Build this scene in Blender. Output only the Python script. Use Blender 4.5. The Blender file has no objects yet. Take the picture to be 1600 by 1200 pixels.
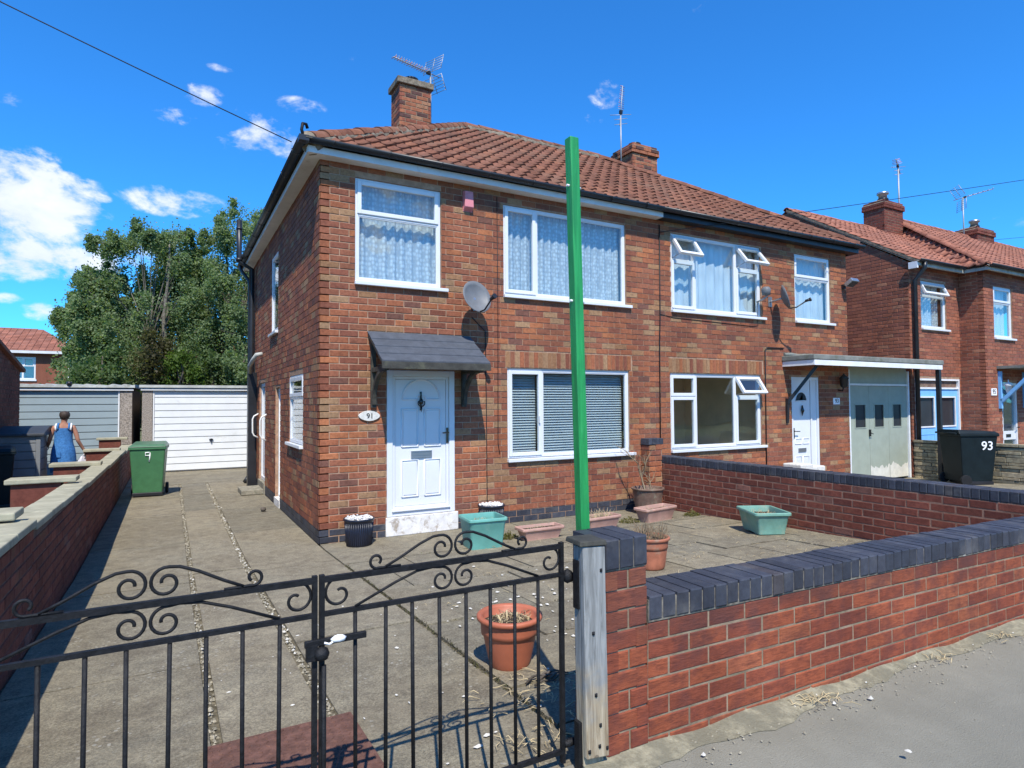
import bpy, bmesh, math, random
import numpy as np
from mathutils import Vector, Matrix
rad = math.radians
RN = random.Random(7)
NP = np.random.RandomState(11)
S = bpy.context.scene
COL = S.collection
# ------------------------------------------------------------------ camera
F_PX, YAW, PITCH, ROLL = 964.9, 0.505615, 0.031276, -0.006629
CAM = Vector((-1.5429, -7.4924, 1.6421))
cf = Vector((math.sin(YAW)*math.cos(PITCH), math.cos(YAW)*math.cos(PITCH), math.sin(PITCH)))
cr = Vector((math.cos(YAW), -math.sin(YAW), 0)); cu = cr.cross(cf)
_c, _s = math.cos(ROLL), math.sin(ROLL)
cr, cu = _c*cr + _s*cu, -_s*cr + _c*cu
cd = bpy.data.cameras.new('camera'); cam = bpy.data.objects.new('camera', cd); COL.objects.link(cam)
cd.sensor_width = 36; cd.lens = F_PX/1600*36; cd.clip_end = 3000; cd.clip_start = .05
cam.matrix_world = Matrix(((cr.x, cu.x, -cf.x, CAM.x), (cr.y, cu.y, -cf.y, CAM.y), (cr.z, cu.z, -cf.z, CAM.z), (0, 0, 0, 1)))
S.camera = cam
def px_area(P, U, V):
    """size in picture of the parallelogram U,V at P (0 when out of frame)"""
    d = P - CAM; z = d.dot(cf)
    if z < .2: return 0
    x, y = 800 + F_PX*d.dot(cr)/z, 600 - F_PX*d.dot(cu)/z
    if x < -15 or x > 1615 or y < -15 or y > 1215: return 0
    k = (F_PX/z)**2
    n = U.cross(V)
    return abs(n.dot(d.normalized()))*k*(1 if n.dot(d) else 1)
# ------------------------------------------------------------------ light
SUN = Vector((-.25, -.68, 1)).normalized()
w = bpy.data.worlds.new('World'); S.world = w; w.use_nodes = True
NT = w.node_tree; NT.nodes.clear()
SKY_STRENGTH, SUN_STRENGTH = .097, 4.5
def nn(nt, t, **k):
    n = nt.nodes.new(t)
    for a, b in k.items(): setattr(n, a, b)
    return n
def math_(nt, op, a, b=None, clamp=False):
    n = nn(nt, 'ShaderNodeMath', operation=op, use_clamp=clamp)
    for i, v in enumerate((a, b)):
        if v is None: continue
        if isinstance(v, (int, float)): n.inputs[i].default_value = v
        else: nt.links.new(v, n.inputs[i])
    return n.outputs[0]
sky = nn(NT, 'ShaderNodeTexSky', sky_type='NISHITA', sun_disc=False)
sky.sun_elevation = math.asin(SUN.z); sky.sun_rotation = math.atan2(SUN.x, SUN.y)
sky.air_density = 1.0; sky.dust_density = .1; sky.ozone_density = 4.0
tint = nn(NT, 'ShaderNodeMix', data_type='RGBA', blend_type='MULTIPLY'); tint.inputs[0].default_value = 1
tint.inputs[7].default_value = (.31, 1.18, 1.98, 1)
NT.links.new(sky.outputs[0], tint.inputs[6])
tc = nn(NT, 'ShaderNodeTexCoord'); sep = nn(NT, 'ShaderNodeSeparateXYZ'); NT.links.new(tc.outputs['Generated'], sep.inputs[0])
azn = math_(NT, 'MULTIPLY', math_(NT, 'ARCTAN2', sep.outputs[0], sep.outputs[1]), 57.29578)
eln = math_(NT, 'MULTIPLY', math_(NT, 'ARCSINE', sep.outputs[2]), 57.29578)
def noise(nt, vec, scale, detail=5, rough=.6, dist=0):
    n = nn(nt, 'ShaderNodeTexNoise'); n.inputs['Scale'].default_value = scale; n.inputs['Detail'].default_value = detail
    n.inputs['Roughness'].default_value = rough; n.inputs['Distortion'].default_value = dist
    if vec is not None: nt.links.new(vec, n.inputs['Vector'])
    return n
mp = nn(NT, 'ShaderNodeMapping'); mp.inputs['Scale'].default_value = (1, 1, 1.7); NT.links.new(tc.outputs['Generated'], mp.inputs[0])
nz = noise(NT, mp.outputs[0], 11, 8, .62, .35).outputs[0]
nz2 = noise(NT, mp.outputs[0], 34, 6, .6).outputs[0]
# cumulus clouds: azimuth, elevation, half width, half height (degrees), density
CLOUDS = [(-10.3, 14.5, 4.5, 3.0, 1.4), (-9.0, 10.8, 3.9, 1.4, 1.35), (-14.5, 12.5, 4.5, 3.4, 1.3), (-8, 7.0, 1.5, .6, .9), (.2, 16.2, 3.3, 1.0, .68),
          (6.7, 22.2, 3.1, 1.6, 1.0), (2.2, 24.5, 1.4, .7, .66), (0, 22.7, 1.5, .6, .62), (10, 24.9, 1.9, .6, .66), (3.5, 26.6, 1.0, .3, .42), (13.8, 29.3, 1.2, .75, .35),
          (38.7, 27.8, 1.5, .9, .52), (37.6, 26.3, 1.3, .8, .5), (36.3, 24.7, 1.3, .6, .48), (33.2, 24.6, .6, .4, .4), (47.2, 31.8, 1.5, .5, .4), (-10.6, 21.2, 1.2, .6, .7), (-8.3, 21.5, 1.3, .6, .5), (-5, 15.7, .8, .4, .6),
          (67, 12.6, 2.6, .7, .3), (-1.7, 12.1, 2.8, 1.0, .85), (-10.5, 7.8, 1, .4, .5), (11.5, 30.6, .9, .4, .25), (17.6, 29.5, 1.2, .7, .2),
          (-40, 15, 9, 4, 1), (-70, 20, 8, 3, .9), (-110, 14, 11, 4, 1), (120, 13, 10, 4, .9), (160, 17, 9, 3.5, .9), (-160, 12, 10, 3.5, .9), (95, 24, 6, 2, .6)]
acc = None
for a, e, sa, se, dn in CLOUDS:
    dx = math_(NT, 'DIVIDE', math_(NT, 'SUBTRACT', azn, a), sa*1.55)
    dy = math_(NT, 'DIVIDE', math_(NT, 'SUBTRACT', eln, e), se*1.55)
    r2 = math_(NT, 'ADD', math_(NT, 'MULTIPLY', dx, dx), math_(NT, 'MULTIPLY', dy, dy))
    m = math_(NT, 'MULTIPLY', math_(NT, 'SUBTRACT', 1, r2, True), dn)
    acc = m if acc is None else math_(NT, 'MAXIMUM', acc, m)
nzc = math_(NT, 'ADD', math_(NT, 'MULTIPLY', math_(NT, 'SUBTRACT', nz, .5), 4.2), math_(NT, 'MULTIPLY', math_(NT, 'SUBTRACT', nz2, .5), 1.7))
den = math_(NT, 'ADD', math_(NT, 'SUBTRACT', acc, .40), math_(NT, 'MULTIPLY', nzc, math_(NT, 'MINIMUM', math_(NT, 'MULTIPLY', acc, 2.5), 1)))
dens = nn(NT, 'ShaderNodeMapRange', interpolation_type='SMOOTHSTEP'); dens.inputs[1].default_value = 0; dens.inputs[2].default_value = 1.0; NT.links.new(den, dens.inputs[0])
cshade = nn(NT, 'ShaderNodeMapRange'); cshade.inputs[1].default_value = .3; cshade.inputs[2].default_value = .7; NT.links.new(nz, cshade.inputs[0])
cc = nn(NT, 'ShaderNodeMix', data_type='RGBA'); cc.inputs[6].default_value = (5.6, 6.4, 7.6, 1); cc.inputs[7].default_value = (8.2, 8.5, 8.9, 1)
NT.links.new(cshade.outputs[0], cc.inputs[0])
mx = nn(NT, 'ShaderNodeMix', data_type='RGBA'); NT.links.new(math_(NT, 'MULTIPLY', dens.outputs[0], .93), mx.inputs[0])
NT.links.new(tint.outputs[2], mx.inputs[6]); NT.links.new(cc.outputs[2], mx.inputs[7])
bg = nn(NT, 'ShaderNodeBackground'); bg.inputs[1].default_value = SKY_STRENGTH; NT.links.new(mx.outputs[2], bg.inputs[0])
NT.links.new(bg.outputs[0], nn(NT, 'ShaderNodeOutputWorld').inputs[0])
sl = bpy.data.lights.new('sun', 'SUN'); sl.energy = SUN_STRENGTH; sl.angle = rad(.53); sl.color = (1, .945, .85)
so = bpy.data.objects.new('sun', sl); COL.objects.link(so); so.rotation_euler = (-SUN).to_track_quat('-Z', 'Y').to_euler(); so.location = (-5, -14, 20)
S.view_settings.view_transform = 'Standard'; S.view_settings.look = 'None'; S.view_settings.exposure = 0.43; S.view_settings.gamma = 1
S.view_settings.use_curve_mapping = False
S.render.engine = 'CYCLES'; S.cycles.max_bounces = 6; S.cycles.transparent_max_bounces = 16; S.cycles.use_denoising = True

# ------------------------------------------------------------------ materials
MATS = {}
def base_mat(name):
    m = bpy.data.materials.new(name); m.use_nodes = True; nt = m.node_tree; nt.nodes.clear()
    out = nn(nt, 'ShaderNodeOutputMaterial'); b = nn(nt, 'ShaderNodeBsdfPrincipled'); nt.links.new(b.outputs[0], out.inputs[0])
    MATS[name] = m
    return m, nt, b, out
def rgb(c): return (c[0], c[1], c[2], 1)
def mixc(nt, fac, a, b, blend='MIX'):
    n = nn(nt, 'ShaderNodeMix', data_type='RGBA', blend_type=blend)
    for i, v in ((0, fac), (6, a), (7, b)):
        if isinstance(v, (int, float)): n.inputs[i].default_value = v
        elif isinstance(v, tuple): n.inputs[i].default_value = rgb(v)
        else: nt.links.new(v, n.inputs[i])
    return n.outputs[2]
def ramp(nt, fac, stops, interp='LINEAR'):
    r = nn(nt, 'ShaderNodeValToRGB'); r.color_ramp.interpolation = interp
    e = r.color_ramp.elements
    while len(e) > 1: e.remove(e[-1])
    e[0].position = stops[0][0]; e[0].color = rgb(stops[0][1])
    for p, c in stops[1:]:
        k = e.new(p); k.color = rgb(c)
    nt.links.new(fac, r.inputs[0]); return r.outputs[0]
def sstep(nt, v, a, b):
    n = nn(nt, 'ShaderNodeMapRange', interpolation_type='SMOOTHSTEP'); n.inputs[1].default_value = a; n.inputs[2].default_value = b
    nt.links.new(v, n.inputs[0]); return n.outputs[0]
def pos(nt): return nn(nt, 'ShaderNodeNewGeometry').outputs['Position']
def rnd_node(nt):
    at = nn(nt, 'ShaderNodeAttribute', attribute_name='rnd')
    oi = nn(nt, 'ShaderNodeObjectInfo'); sp = nn(nt, 'ShaderNodeSeparateColor'); nt.links.new(oi.outputs['Color'], sp.inputs[0])
    return math_(nt, 'ADD', at.outputs['Fac'], sp.outputs[0])
def bump(nt, b, h, strength, dist=.01):
    n = nn(nt, 'ShaderNodeBump'); n.inputs['Strength'].default_value = strength; n.inputs['Distance'].default_value = dist
    nt.links.new(h, n.inputs['Height']); nt.links.new(n.outputs[0], b.inputs['Normal'])
def mk(name, col, rough=.6, var=.18, scale=6, bs=0, bscale=60, spec=.35, metal=0, dirt=None, dscale=3, damt=(.5, .7)):
    """plain surface: colour with mottling, optional dirt patches, fine relief"""
    m, nt, b, out = base_mat(name); p = pos(nt)
    n1 = noise(nt, p, scale, 6, .65).outputs[0]
    lo = tuple(c*(1-var) for c in col); hi = tuple(min(1, c*(1+var)) for c in col)
    c = mixc(nt, sstep(nt, n1, .3, .7), lo, hi)
    if dirt:
        n2 = noise(nt, p, dscale, 8, .7, .3).outputs[0]
        c = mixc(nt, sstep(nt, n2, *damt), c, dirt)
    nt.links.new(c, b.inputs['Base Color']) if not isinstance(c, tuple) else None
    b.inputs['Roughness'].default_value = rough; b.inputs['Metallic'].default_value = metal; b.inputs['Specular IOR Level'].default_value = spec
    if bs:
        bump(nt, b, noise(nt, p, bscale, 5, .7).outputs[0], bs)
    return m
def brick_mat(name, stops, mottle=.35, mscale=30, dirt=(.05, .04, .035), dscale=1.3, dr=(.58, .8), damt=.5, bs=.35, interp='CONSTANT', streak=False, rough=.85):
    m, nt, b, out = base_mat(name); p = pos(nt); r = rnd_node(nt)
    c = ramp(nt, r, stops, interp)
    v = math_(nt, 'FRACT', math_(nt, 'MULTIPLY', r, 37.7))
    c = mixc(nt, 1, c, mixc(nt, v, (.88, .88, .88), (1.12, 1.11, 1.1)), 'MULTIPLY')
    n1 = noise(nt, p, mscale, 6, .7).outputs[0]
    c = mixc(nt, sstep(nt, n1, .35, .7), c, mixc(nt, 1, c, (1-mottle, 1-mottle*1.05, 1-mottle), 'MULTIPLY'))
    if streak:
        mpp = nn(nt, 'ShaderNodeMapping'); mpp.inputs['Scale'].default_value = (14, 14, 60); nt.links.new(p, mpp.inputs[0])
        n3 = noise(nt, mpp.outputs[0], 1, 5, .7, .6).outputs[0]
        c = mixc(nt, math_(nt, 'MULTIPLY', sstep(nt, n3, .42, .70), .55), c, (.09, .028, .022))
        n4 = noise(nt, p, 7, 3, .6).outputs[0]
        c = mixc(nt, math_(nt, 'MULTIPLY', sstep(nt, n4, .42, .70), .62), c, (.125, .042, .034))
        zz_ = nn(nt, 'ShaderNodeSeparateXYZ'); nt.links.new(p, zz_.inputs[0])
        soot = math_(nt, 'MULTIPLY', sstep(nt, math_(nt, 'ADD', zz_.outputs[2], math_(nt, 'MULTIPLY', math_(nt, 'SUBTRACT', n4, .5), .35)), .54, .70), .45)
        c = mixc(nt, soot, c, (.085, .045, .042))
    mpw = nn(nt, 'ShaderNodeMapping'); mpw.inputs['Scale'].default_value = (1.5, 1.5, .45); nt.links.new(p, mpw.inputs[0])
    nw_ = noise(nt, mpw.outputs[0], 1.1, 5, .6, .5).outputs[0]
    c = mixc(nt, 1, c, mixc(nt, sstep(nt, nw_, .3, .72), (.84, .82, .81), (1.1, 1.1, 1.1)), 'MULTIPLY')
    n2 = noise(nt, p, dscale, 7, .65, .4).outputs[0]
    c = mixc(nt, math_(nt, 'MULTIPLY', sstep(nt, n2, *dr), damt), c, dirt)
    nt.links.new(c, b.inputs['Base Color']); b.inputs['Roughness'].default_value = rough; b.inputs['Specular IOR Level'].default_value = .2
    bump(nt, b, noise(nt, p, 90, 6, .75).outputs[0] if not streak else noise(nt, mpp.outputs[0], 1.5, 6, .75).outputs[0], bs, .006)
    return m
RED, DRED, ORG, BUF, PUR, BRN = (.30, .113, .063), (.255, .092, .055), (.41, .152, .068), (.345, .205, .11), (.19, .086, .06), (.27, .128, .07)
brick_mat('house_brick', [(0, PUR), (.035, DRED), (.22, RED), (.45, (.345, .122, .06)), (.66, (.285, .112, .062)), (.76, ORG), (.83, BUF), (.945, (.34, .18, .09))], .34, 26)
brick_mat('blue_brick', [(0, (.05, .056, .072)), (.5, (.062, .068, .086)), (.8, (.046, .05, .062)), (.95, (.072, .066, .07))], .3, 20, (.17, .16, .145), 4, (.5, .78), .5, rough=.55)
brick_mat('wall_brick', [(0, (.29, .077, .04)), (.3, (.335, .092, .043)), (.6, (.265, .07, .037)), (.85, (.36, .112, .053))], .2, 20, (.33, .2, .17), 2.2, (.66, .82), .35, .8, streak=True)
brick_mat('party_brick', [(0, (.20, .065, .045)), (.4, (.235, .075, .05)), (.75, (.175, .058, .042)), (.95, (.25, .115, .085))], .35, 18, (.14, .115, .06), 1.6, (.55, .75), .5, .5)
brick_mat('red_brick', [(0, (.30, .11, .066)), (.4, (.36, .13, .075)), (.75, (.27, .10, .066)), (.93, (.40, .18, .105))], .3, 22, (.14, .085, .07), .9, (.55, .8), .4)
brick_mat('chimney_brick', [(0, (.12, .06, .05)), (.2, (.36, .135, .07)), (.6, (.30, .10, .06)), (.9, (.4, .2, .11))], .35, 16)
brick_mat('stone_block', [(0, (.36, .31, .20)), (.5, (.45, .38, .25)), (.8, (.29, .26, .18))], .4, 14, (.07, .07, .05), 3, (.5, .75), .6, .8)
brick_mat('roof_tile', [(0, (.20, .084, .052)), (.35, (.23, .098, .06)), (.65, (.215, .094, .061)), (.88, (.28, .117, .067)), (.98, (.205, .10, .066))], .36, 14, (.19, .13, .09), 1.2, (.45, .75), .5, .4, 'LINEAR')
brick_mat('far_tile', [(0, (.31, .13, .085)), (.5, (.40, .165, .105)), (1, (.33, .15, .105))], .3, 8, (.1, .06, .05), 1, (.5, .8), .4, .4, 'LINEAR')
brick_mat('slab', [(0, (.275, .242, .168)), (.35, (.242, .22, .16)), (.7, (.278, .246, .172)), (1, (.208, .195, .15))], .32, 9, (.15, .14, .108), 1.7, (.48, .76), .65, .9, 'LINEAR')
# lichen and grain on the concrete
def enrich_slab(m):
    nt = m.node_tree; b = [n for n in nt.nodes if n.type == 'BSDF_PRINCIPLED'][0]
    src = b.inputs['Base Color'].links[0].from_socket; p = pos(nt)
    g = noise(nt, p, 75, 6, .85).outputs[0]
    c = mixc(nt, 1, src, mixc(nt, sstep(nt, g, .36, .66), (.6, .6, .6), (1.36, 1.34, 1.3)), 'MULTIPLY')
    v = nn(nt, 'ShaderNodeTexVoronoi'); v.inputs['Scale'].default_value = 26; nt.links.new(p, v.inputs['Vector'])
    sp = noise(nt, p, 2.6, 4, .6).outputs[0]
    f = math_(nt, 'MULTIPLY', math_(nt, 'LESS_THAN', v.outputs['Distance'], .23), sstep(nt, sp, .5, .62))
    c = mixc(nt, math_(nt, 'MULTIPLY', f, .45), c, (.42, .40, .34))
    mpp = nn(nt, 'ShaderNodeMapping'); mpp.inputs['Scale'].default_value = (1, 2.4, 1); nt.links.new(p, mpp.inputs[0])
    st = noise(nt, mpp.outputs[0], 1.3, 7, .68, .5).outputs[0]
    c = mixc(nt, math_(nt, 'MULTIPLY', sstep(nt, st, .5, .72), .42), c, (.31, .265, .18))
    nt.links.new(c, b.inputs['Base Color'])
enrich_slab(MATS['slab'])
mk('mortar', (.37, .235, .155), .9, .24, 12, .3, 80, .1)
mk('mortar_grey', (.25, .185, .125), .9, .3, 9, .4, 80, .1, dirt=(.2, .19, .12), dscale=6)
mk('gable_mortar', (.26, .15, .105), .9, .3, 9, .4, 80, .1)
mk('mortar_dark', (.14, .10, .085), .9, .3, 9, .4, 80, .1)
mk('upvc', (.69, .70, .71), .28, .03, 2, spec=.5)
mk('white_paint', (.74, .74, .73), .5, .08, 5, .05, 40, dirt=(.42, .38, .32), dscale=4, damt=(.6, .8))
mk('step_paint', (.72, .70, .66), .7, .12, 10, .2, 50, dirt=(.36, .30, .23), dscale=9, damt=(.5, .66))
mk('fascia_white', (.66, .66, .65), .5, .08, 3, dirt=(.45, .43, .38), dscale=5, damt=(.55, .8))
mk('fascia_black', (.022, .022, .025), .35, .2, 3)
mk('black_plastic', (.02, .022, .026), .38, .2, 4, spec=.45)
mk('black_iron', (.012, .012, .013), .5, .4, 40, .4, 120, spec=.22, dirt=(.10, .06, .045), dscale=30, damt=(.68, .74))
mk('dark_wood', (.05, .047, .038), .75, .3, 10, .3, 60, dirt=(.13, .13, .08), dscale=5, damt=(.5, .75))
mk('felt', (.075, .083, .098), .85, .16, 9, .3, 150, .2)
mk('lead_felt', (.20, .205, .18), .85, .2, 4, .3, 90, .2, dirt=(.12, .13, .09), dscale=6)
m, nt, b, out = base_mat('green_paint'); p = pos(nt)
mpp = nn(nt, 'ShaderNodeMapping'); mpp.inputs['Scale'].default_value = (70, 70, 3.5); nt.links.new(p, mpp.inputs[0])
gn = noise(nt, mpp.outputs[0], 1, 7, .7, .8).outputs[0]
c = mixc(nt, sstep(nt, gn, .3, .7), (.014, .20, .05), (.028, .34, .085))
c = mixc(nt, math_(nt, 'MULTIPLY', sstep(nt, gn, .66, .72), .75), c, (.12, .42, .18))
c = mixc(nt, math_(nt, 'MULTIPLY', sstep(nt, noise(nt, p, 5, 5, .7).outputs[0], .52, .7), .45), c, (.02, .19, .06))
nt.links.new(c, b.inputs['Base Color']); b.inputs['Roughness'].default_value = .45; bump(nt, b, gn, .5, .003)
mk('sage_paint', (.32, .355, .285), .6, .06, 5, .08, 40)
mk('peeled_paint', (.62, .60, .52), .8, .1, 8, .1, 40)
mk('blue_paint', (.20, .47, .78), .5, .06, 5)
mk('grey_blue_door', (.27, .33, .345), .5, .04, 3)
mk('garage_white', (.74, .755, .75), .45, .04, 3, dirt=(.55, .55, .5), dscale=2, damt=(.6, .8))
mk('pebbledash', (.30, .26, .22), .95, .55, 45, .9, 55, .1)
mk('asbestos', (.40, .41, .38), .8, .2, 3, .2, 30, dirt=(.25, .26, .21), dscale=5)
mk('concrete', (.36, .335, .235), .9, .16, 5, .35, 70, .15, dirt=(.25, .24, .17), dscale=4)
mk('coping_joint', (.17, .15, .12), .9, .5, 22, .4, 60, .1, dirt=(.42, .39, .33), dscale=7, damt=(.62, .7))
mk('cement', (.26, .235, .18), .9, .3, 10, .5, 60, .15, dirt=(.15, .15, .10), dscale=7)
mk('soil', (.06, .045, .032), .95, .4, 30, .9, 60, .1)
mk('subsoil', (.15, .128, .085), .95, .5, 30, .9, 80, .1)
mk('asphalt', (.265, .25, .198), .93, .14, 1.2, .8, 150, .12, dirt=(.225, .212, .165), dscale=.8, damt=(.4, .75))
mk('road', (.075, .076, .08), .9, .15, 3, .5, 160, .2)
mk('edge_dirt', (.27, .245, .17), .95, .35, 14, .9, 60, .1, dirt=(.19, .175, .125), dscale=5, damt=(.4, .62))
mk('earth', (.11, .12, .06), .95, .4, .4, .4, 5, .1)
mk('terracotta', (.40, .12, .062), .5, .12, 5, .08, 40, spec=.4)
mk('terracotta_old', (.38, .14, .08), .7, .25, 8, .2, 40, dirt=(.30, .2, .14), dscale=7)
mk('brown_pot', (.17, .105, .075), .8, .3, 8, .3, 40, dirt=(.25, .22, .15), dscale=6)
mk('pink_plastic', (.48, .285, .225), .65, .15, 6, .1, 40, dirt=(.36, .25, .19), dscale=6)
mk('teal_plastic', (.13, .36, .30), .5, .1, 7, .05, 40, dirt=(.22, .40, .33), dscale=8, damt=(.55, .75))
mk('teal_faded', (.165, .34, .27), .6, .14, 9, .1, 40, dirt=(.27, .36, .27), dscale=8, damt=(.5, .7))
mk('navy_bucket', (.012, .016, .03), .32, .2, 6, spec=.5)
mk('gravel_white', (.62, .60, .56), .8, .2, 30, .5, 60)
mk('bin_green', (.055, .165, .07), .42, .1, 8, .05, 80, spec=.4)
mk('bin_lid', (.08, .17, .09), .32, .1, 8, spec=.5)
mk('bin_black', (.008, .014, .016), .5, .2, 6, spec=.2)
mk('tyre', (.012, .012, .013), .7, .2, 6)
mk('white_print', (.85, .85, .85), .5, 0.01, 3)
mk('black_print', (.02, .02, .02), .5, .01, 3)
mk('plaque', (.62, .60, .54), .6, .15, 30)
mk('grey_metal', (.42, .43, .44), .35, .1, 5, metal=.8)
mk('alu', (.36, .37, .38), .5, .1, 5, metal=.35)
mk('dish_grey', (.15, .155, .16), .5, .1, 8)
mk('rust', (.135, .068, .05), .85, .3, 18, .5, 60, .2, dirt=(.10, .055, .042), dscale=14)
mk('alarm_pink', (.62, .22, .24), .5, .06, 5, dirt=(.5, .17, .18), dscale=8)
mk('copper', (.5, .2, .1), .45, .1, 4, metal=.5)
mk('interior', (.74, .63, .45), .9, .1, 3)
mk('interior_dark', (.13, .12, .11), .9, .1, 3)
mk('slat', (.58, .60, .61), .45, .05, 3)
mk('shed_plastic', (.19, .20, .205), .6, .08, 5)
mk('shed_lid', (.045, .05, .058), .55, .1, 5)
mk('lichen_roof', (.205, .17, .125), .95, .4, 12, .7, 50, .1, dirt=(.12, .11, .09), dscale=9)
mk('skin', (.36, .17, .11), .55, .06, 10)
mk('denim', (.05, .17, .40), .8, .22, 30, .2, 90, .15)
mk('white_cloth', (.8, .79, .77), .8, .05, 10)
mk('hair', (.05, .035, .028), .6, .4, 60, .5, 120)
mk('bag', (.62, .60, .64), .4, .25, 18, .3, 40)
mk('bark', (.10, .085, .07), .9, .4, 9, .6, 40, .1)
mk('birch_bark', (.15, .135, .11), .85, .35, 7, .4, 40, .1, dirt=(.06, .055, .05), dscale=9, damt=(.55, .62))
mk('dry_twig', (.26, .19, .115), .9, .3, 20)
mk('straw', (.50, .40, .23), .9, .3, 20)
mk('petal', (.56, .53, .46), .8, .15, 40)
mk('stone_bits', (.27, .24, .175), .9, .5, 60, .3, 60)
mk('cable', (.012, .012, .014), .5, .1, 3)
mk('shutter_dark', (.03, .032, .036), .3, .1, 3)
mk('knob_black', (.012, .012, .014), .25, .1, 3, spec=.6)
mk('bronze', (.16, .11, .07), .35, .1, 3, metal=.8)
mk('lamp_white', (.75, .75, .72), .4, .05, 3)
mk('weed', (.11, .125, .03), .8, .3, 20)
# grey weathered timber of the gate post
m, nt, b, out = base_mat('grey_timber'); p = pos(nt)
mpp = nn(nt, 'ShaderNodeMapping'); mpp.inputs['Scale'].default_value = (60, 60, 4); nt.links.new(p, mpp.inputs[0])
n1 = noise(nt, mpp.outputs[0], 1, 7, .65, 1.2).outputs[0]
sz = nn(nt, 'ShaderNodeSeparateXYZ'); nt.links.new(p, sz.inputs[0])
zf = math_(nt, 'ADD', sz.outputs[2], math_(nt, 'MULTIPLY', math_(nt, 'SUBTRACT', noise(nt, p, 14, 4).outputs[0], .5), .5))
up = mixc(nt, sstep(nt, n1, .3, .68), (.15, .152, .142), (.31, .312, .295))
lowc = mixc(nt, sstep(nt, n1, .3, .68), (.23, .17, .10), (.45, .37, .25))
c = mixc(nt, sstep(nt, zf, .38, .66), lowc, up)
vo = nn(nt, 'ShaderNodeTexVoronoi'); vo.inputs['Scale'].default_value = 9; nt.links.new(p, vo.inputs['Vector'])
c = mixc(nt, math_(nt, 'MULTIPLY', math_(nt, 'LESS_THAN', vo.outputs['Distance'], .11), .7), c, (.10, .075, .05))
nt.links.new(c, b.inputs['Base Color']); b.inputs['Roughness'].default_value = .85; bump(nt, b, n1, .6, .004)
# window glass: clear pane with mirror reflection of the surroundings
def glass(name, clear, rmin, tintc=(.9, .95, .96)):
    m, nt, b, out = base_mat(name); nt.nodes.remove(b)
    t = nn(nt, 'ShaderNodeBsdfTransparent'); t.inputs[0].default_value = rgb(tuple(c*clear for c in tintc))
    g = nn(nt, 'ShaderNodeBsdfGlossy'); g.inputs['Roughness'].default_value = .005; g.inputs['Color'].default_value = (1, 1, 1, 1)
    lw = nn(nt, 'ShaderNodeLayerWeight'); lw.inputs[0].default_value = .5
    f = math_(nt, 'ADD', math_(nt, 'MULTIPLY', math_(nt, 'POWER', lw.outputs['Facing'], 4.0), .8), rmin, True)
    wob = noise(nt, pos(nt), 2.2, 2, .5).outputs[0]; bn = nn(nt, 'ShaderNodeBump'); bn.inputs['Strength'].default_value = .06; bn.inputs['Distance'].default_value = .03
    nt.links.new(wob, bn.inputs['Height']); nt.links.new(bn.outputs[0], g.inputs['Normal'])
    ms = nn(nt, 'ShaderNodeMixShader'); nt.links.new(f, ms.inputs[0]); nt.links.new(t.outputs[0], ms.inputs[1]); nt.links.new(g.outputs[0], ms.inputs[2])
    nt.links.new(ms.outputs[0], out.inputs[0]); return m
glass('glass', .985, .075)
# net curtain: lace with a small repeated motif, partly see-through
def lace(name, base, a0, a1, sx, sz_):
    m, nt, b, out = base_mat(name); nt.nodes.remove(b); p = pos(nt)
    d = nn(nt, 'ShaderNodeBsdfDiffuse'); d.inputs[0].default_value = rgb(base)
    tl = nn(nt, 'ShaderNodeBsdfTranslucent'); tl.inputs[0].default_value = rgb(base)
    dm = nn(nt, 'ShaderNodeMixShader'); dm.inputs[0].default_value = .15; nt.links.new(d.outputs[0], dm.inputs[1]); nt.links.new(tl.outputs[0], dm.inputs[2])
    mpp = nn(nt, 'ShaderNodeMapping'); mpp.inputs['Scale'].default_value = (sx, sx, sz_); nt.links.new(p, mpp.inputs[0])
    v = nn(nt, 'ShaderNodeTexVoronoi'); v.inputs['Scale'].default_value = 1; v.inputs['Randomness'].default_value = .45; nt.links.new(mpp.outputs[0], v.inputs['Vector'])
    al = nn(nt, 'ShaderNodeMapRange'); al.inputs[1].default_value = .15; al.inputs[2].default_value = .6; al.inputs[3].default_value = a1; al.inputs[4].default_value = a0
    nt.links.new(v.outputs['Distance'], al.inputs[0])
    tr = nn(nt, 'ShaderNodeBsdfTransparent')
    ms = nn(nt, 'ShaderNodeMixShader'); nt.links.new(al.outputs[0], ms.inputs[0]); nt.links.new(tr.outputs[0], ms.inputs[1]); nt.links.new(dm.outputs[0], ms.inputs[2])
    nt.links.new(ms.outputs[0], out.inputs[0]); return m
lace('net_lace', (.90, .91, .92), .58, 1.0, 22, 17)
lace('net_plain', (.88, .9, .92), .8, .97, 8, 2)
def leafmat(name, a, bc, c3):
    m, nt, b, out = base_mat(name); r = rnd_node(nt)
    c = ramp(nt, r, [(0, a), (.5, bc), (1, c3)])
    nt.links.new(c, b.inputs['Base Color']); b.inputs['Roughness'].default_value = .5; b.inputs['Specular IOR Level'].default_value = .25
    t = nn(nt, 'ShaderNodeBsdfTranslucent'); nt.links.new(mixc(nt, 1, c, (1.2, 1.35, .6), 'MULTIPLY'), t.inputs[0])
    ms = nn(nt, 'ShaderNodeMixShader'); ms.inputs[0].default_value = .5; nt.links.new(b.outputs[0], ms.inputs[1]); nt.links.new(t.outputs[0], ms.inputs[2]); nt.links.new(ms.outputs[0], out.inputs[0])
    return m
leafmat('birch_leaf', (.13, .185, .08), (.2, .265, .125), (.27, .335, .165))
leafmat('dark_leaf', (.075, .12, .045), (.115, .17, .065), (.17, .225, .09))
leafmat('brown_leaf', (.05, .04, .022), (.085, .075, .035), (.12, .12, .04))
leafmat('weed_leaf', (.12, .125, .045), (.2, .185, .08), (.28, .24, .12))
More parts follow.
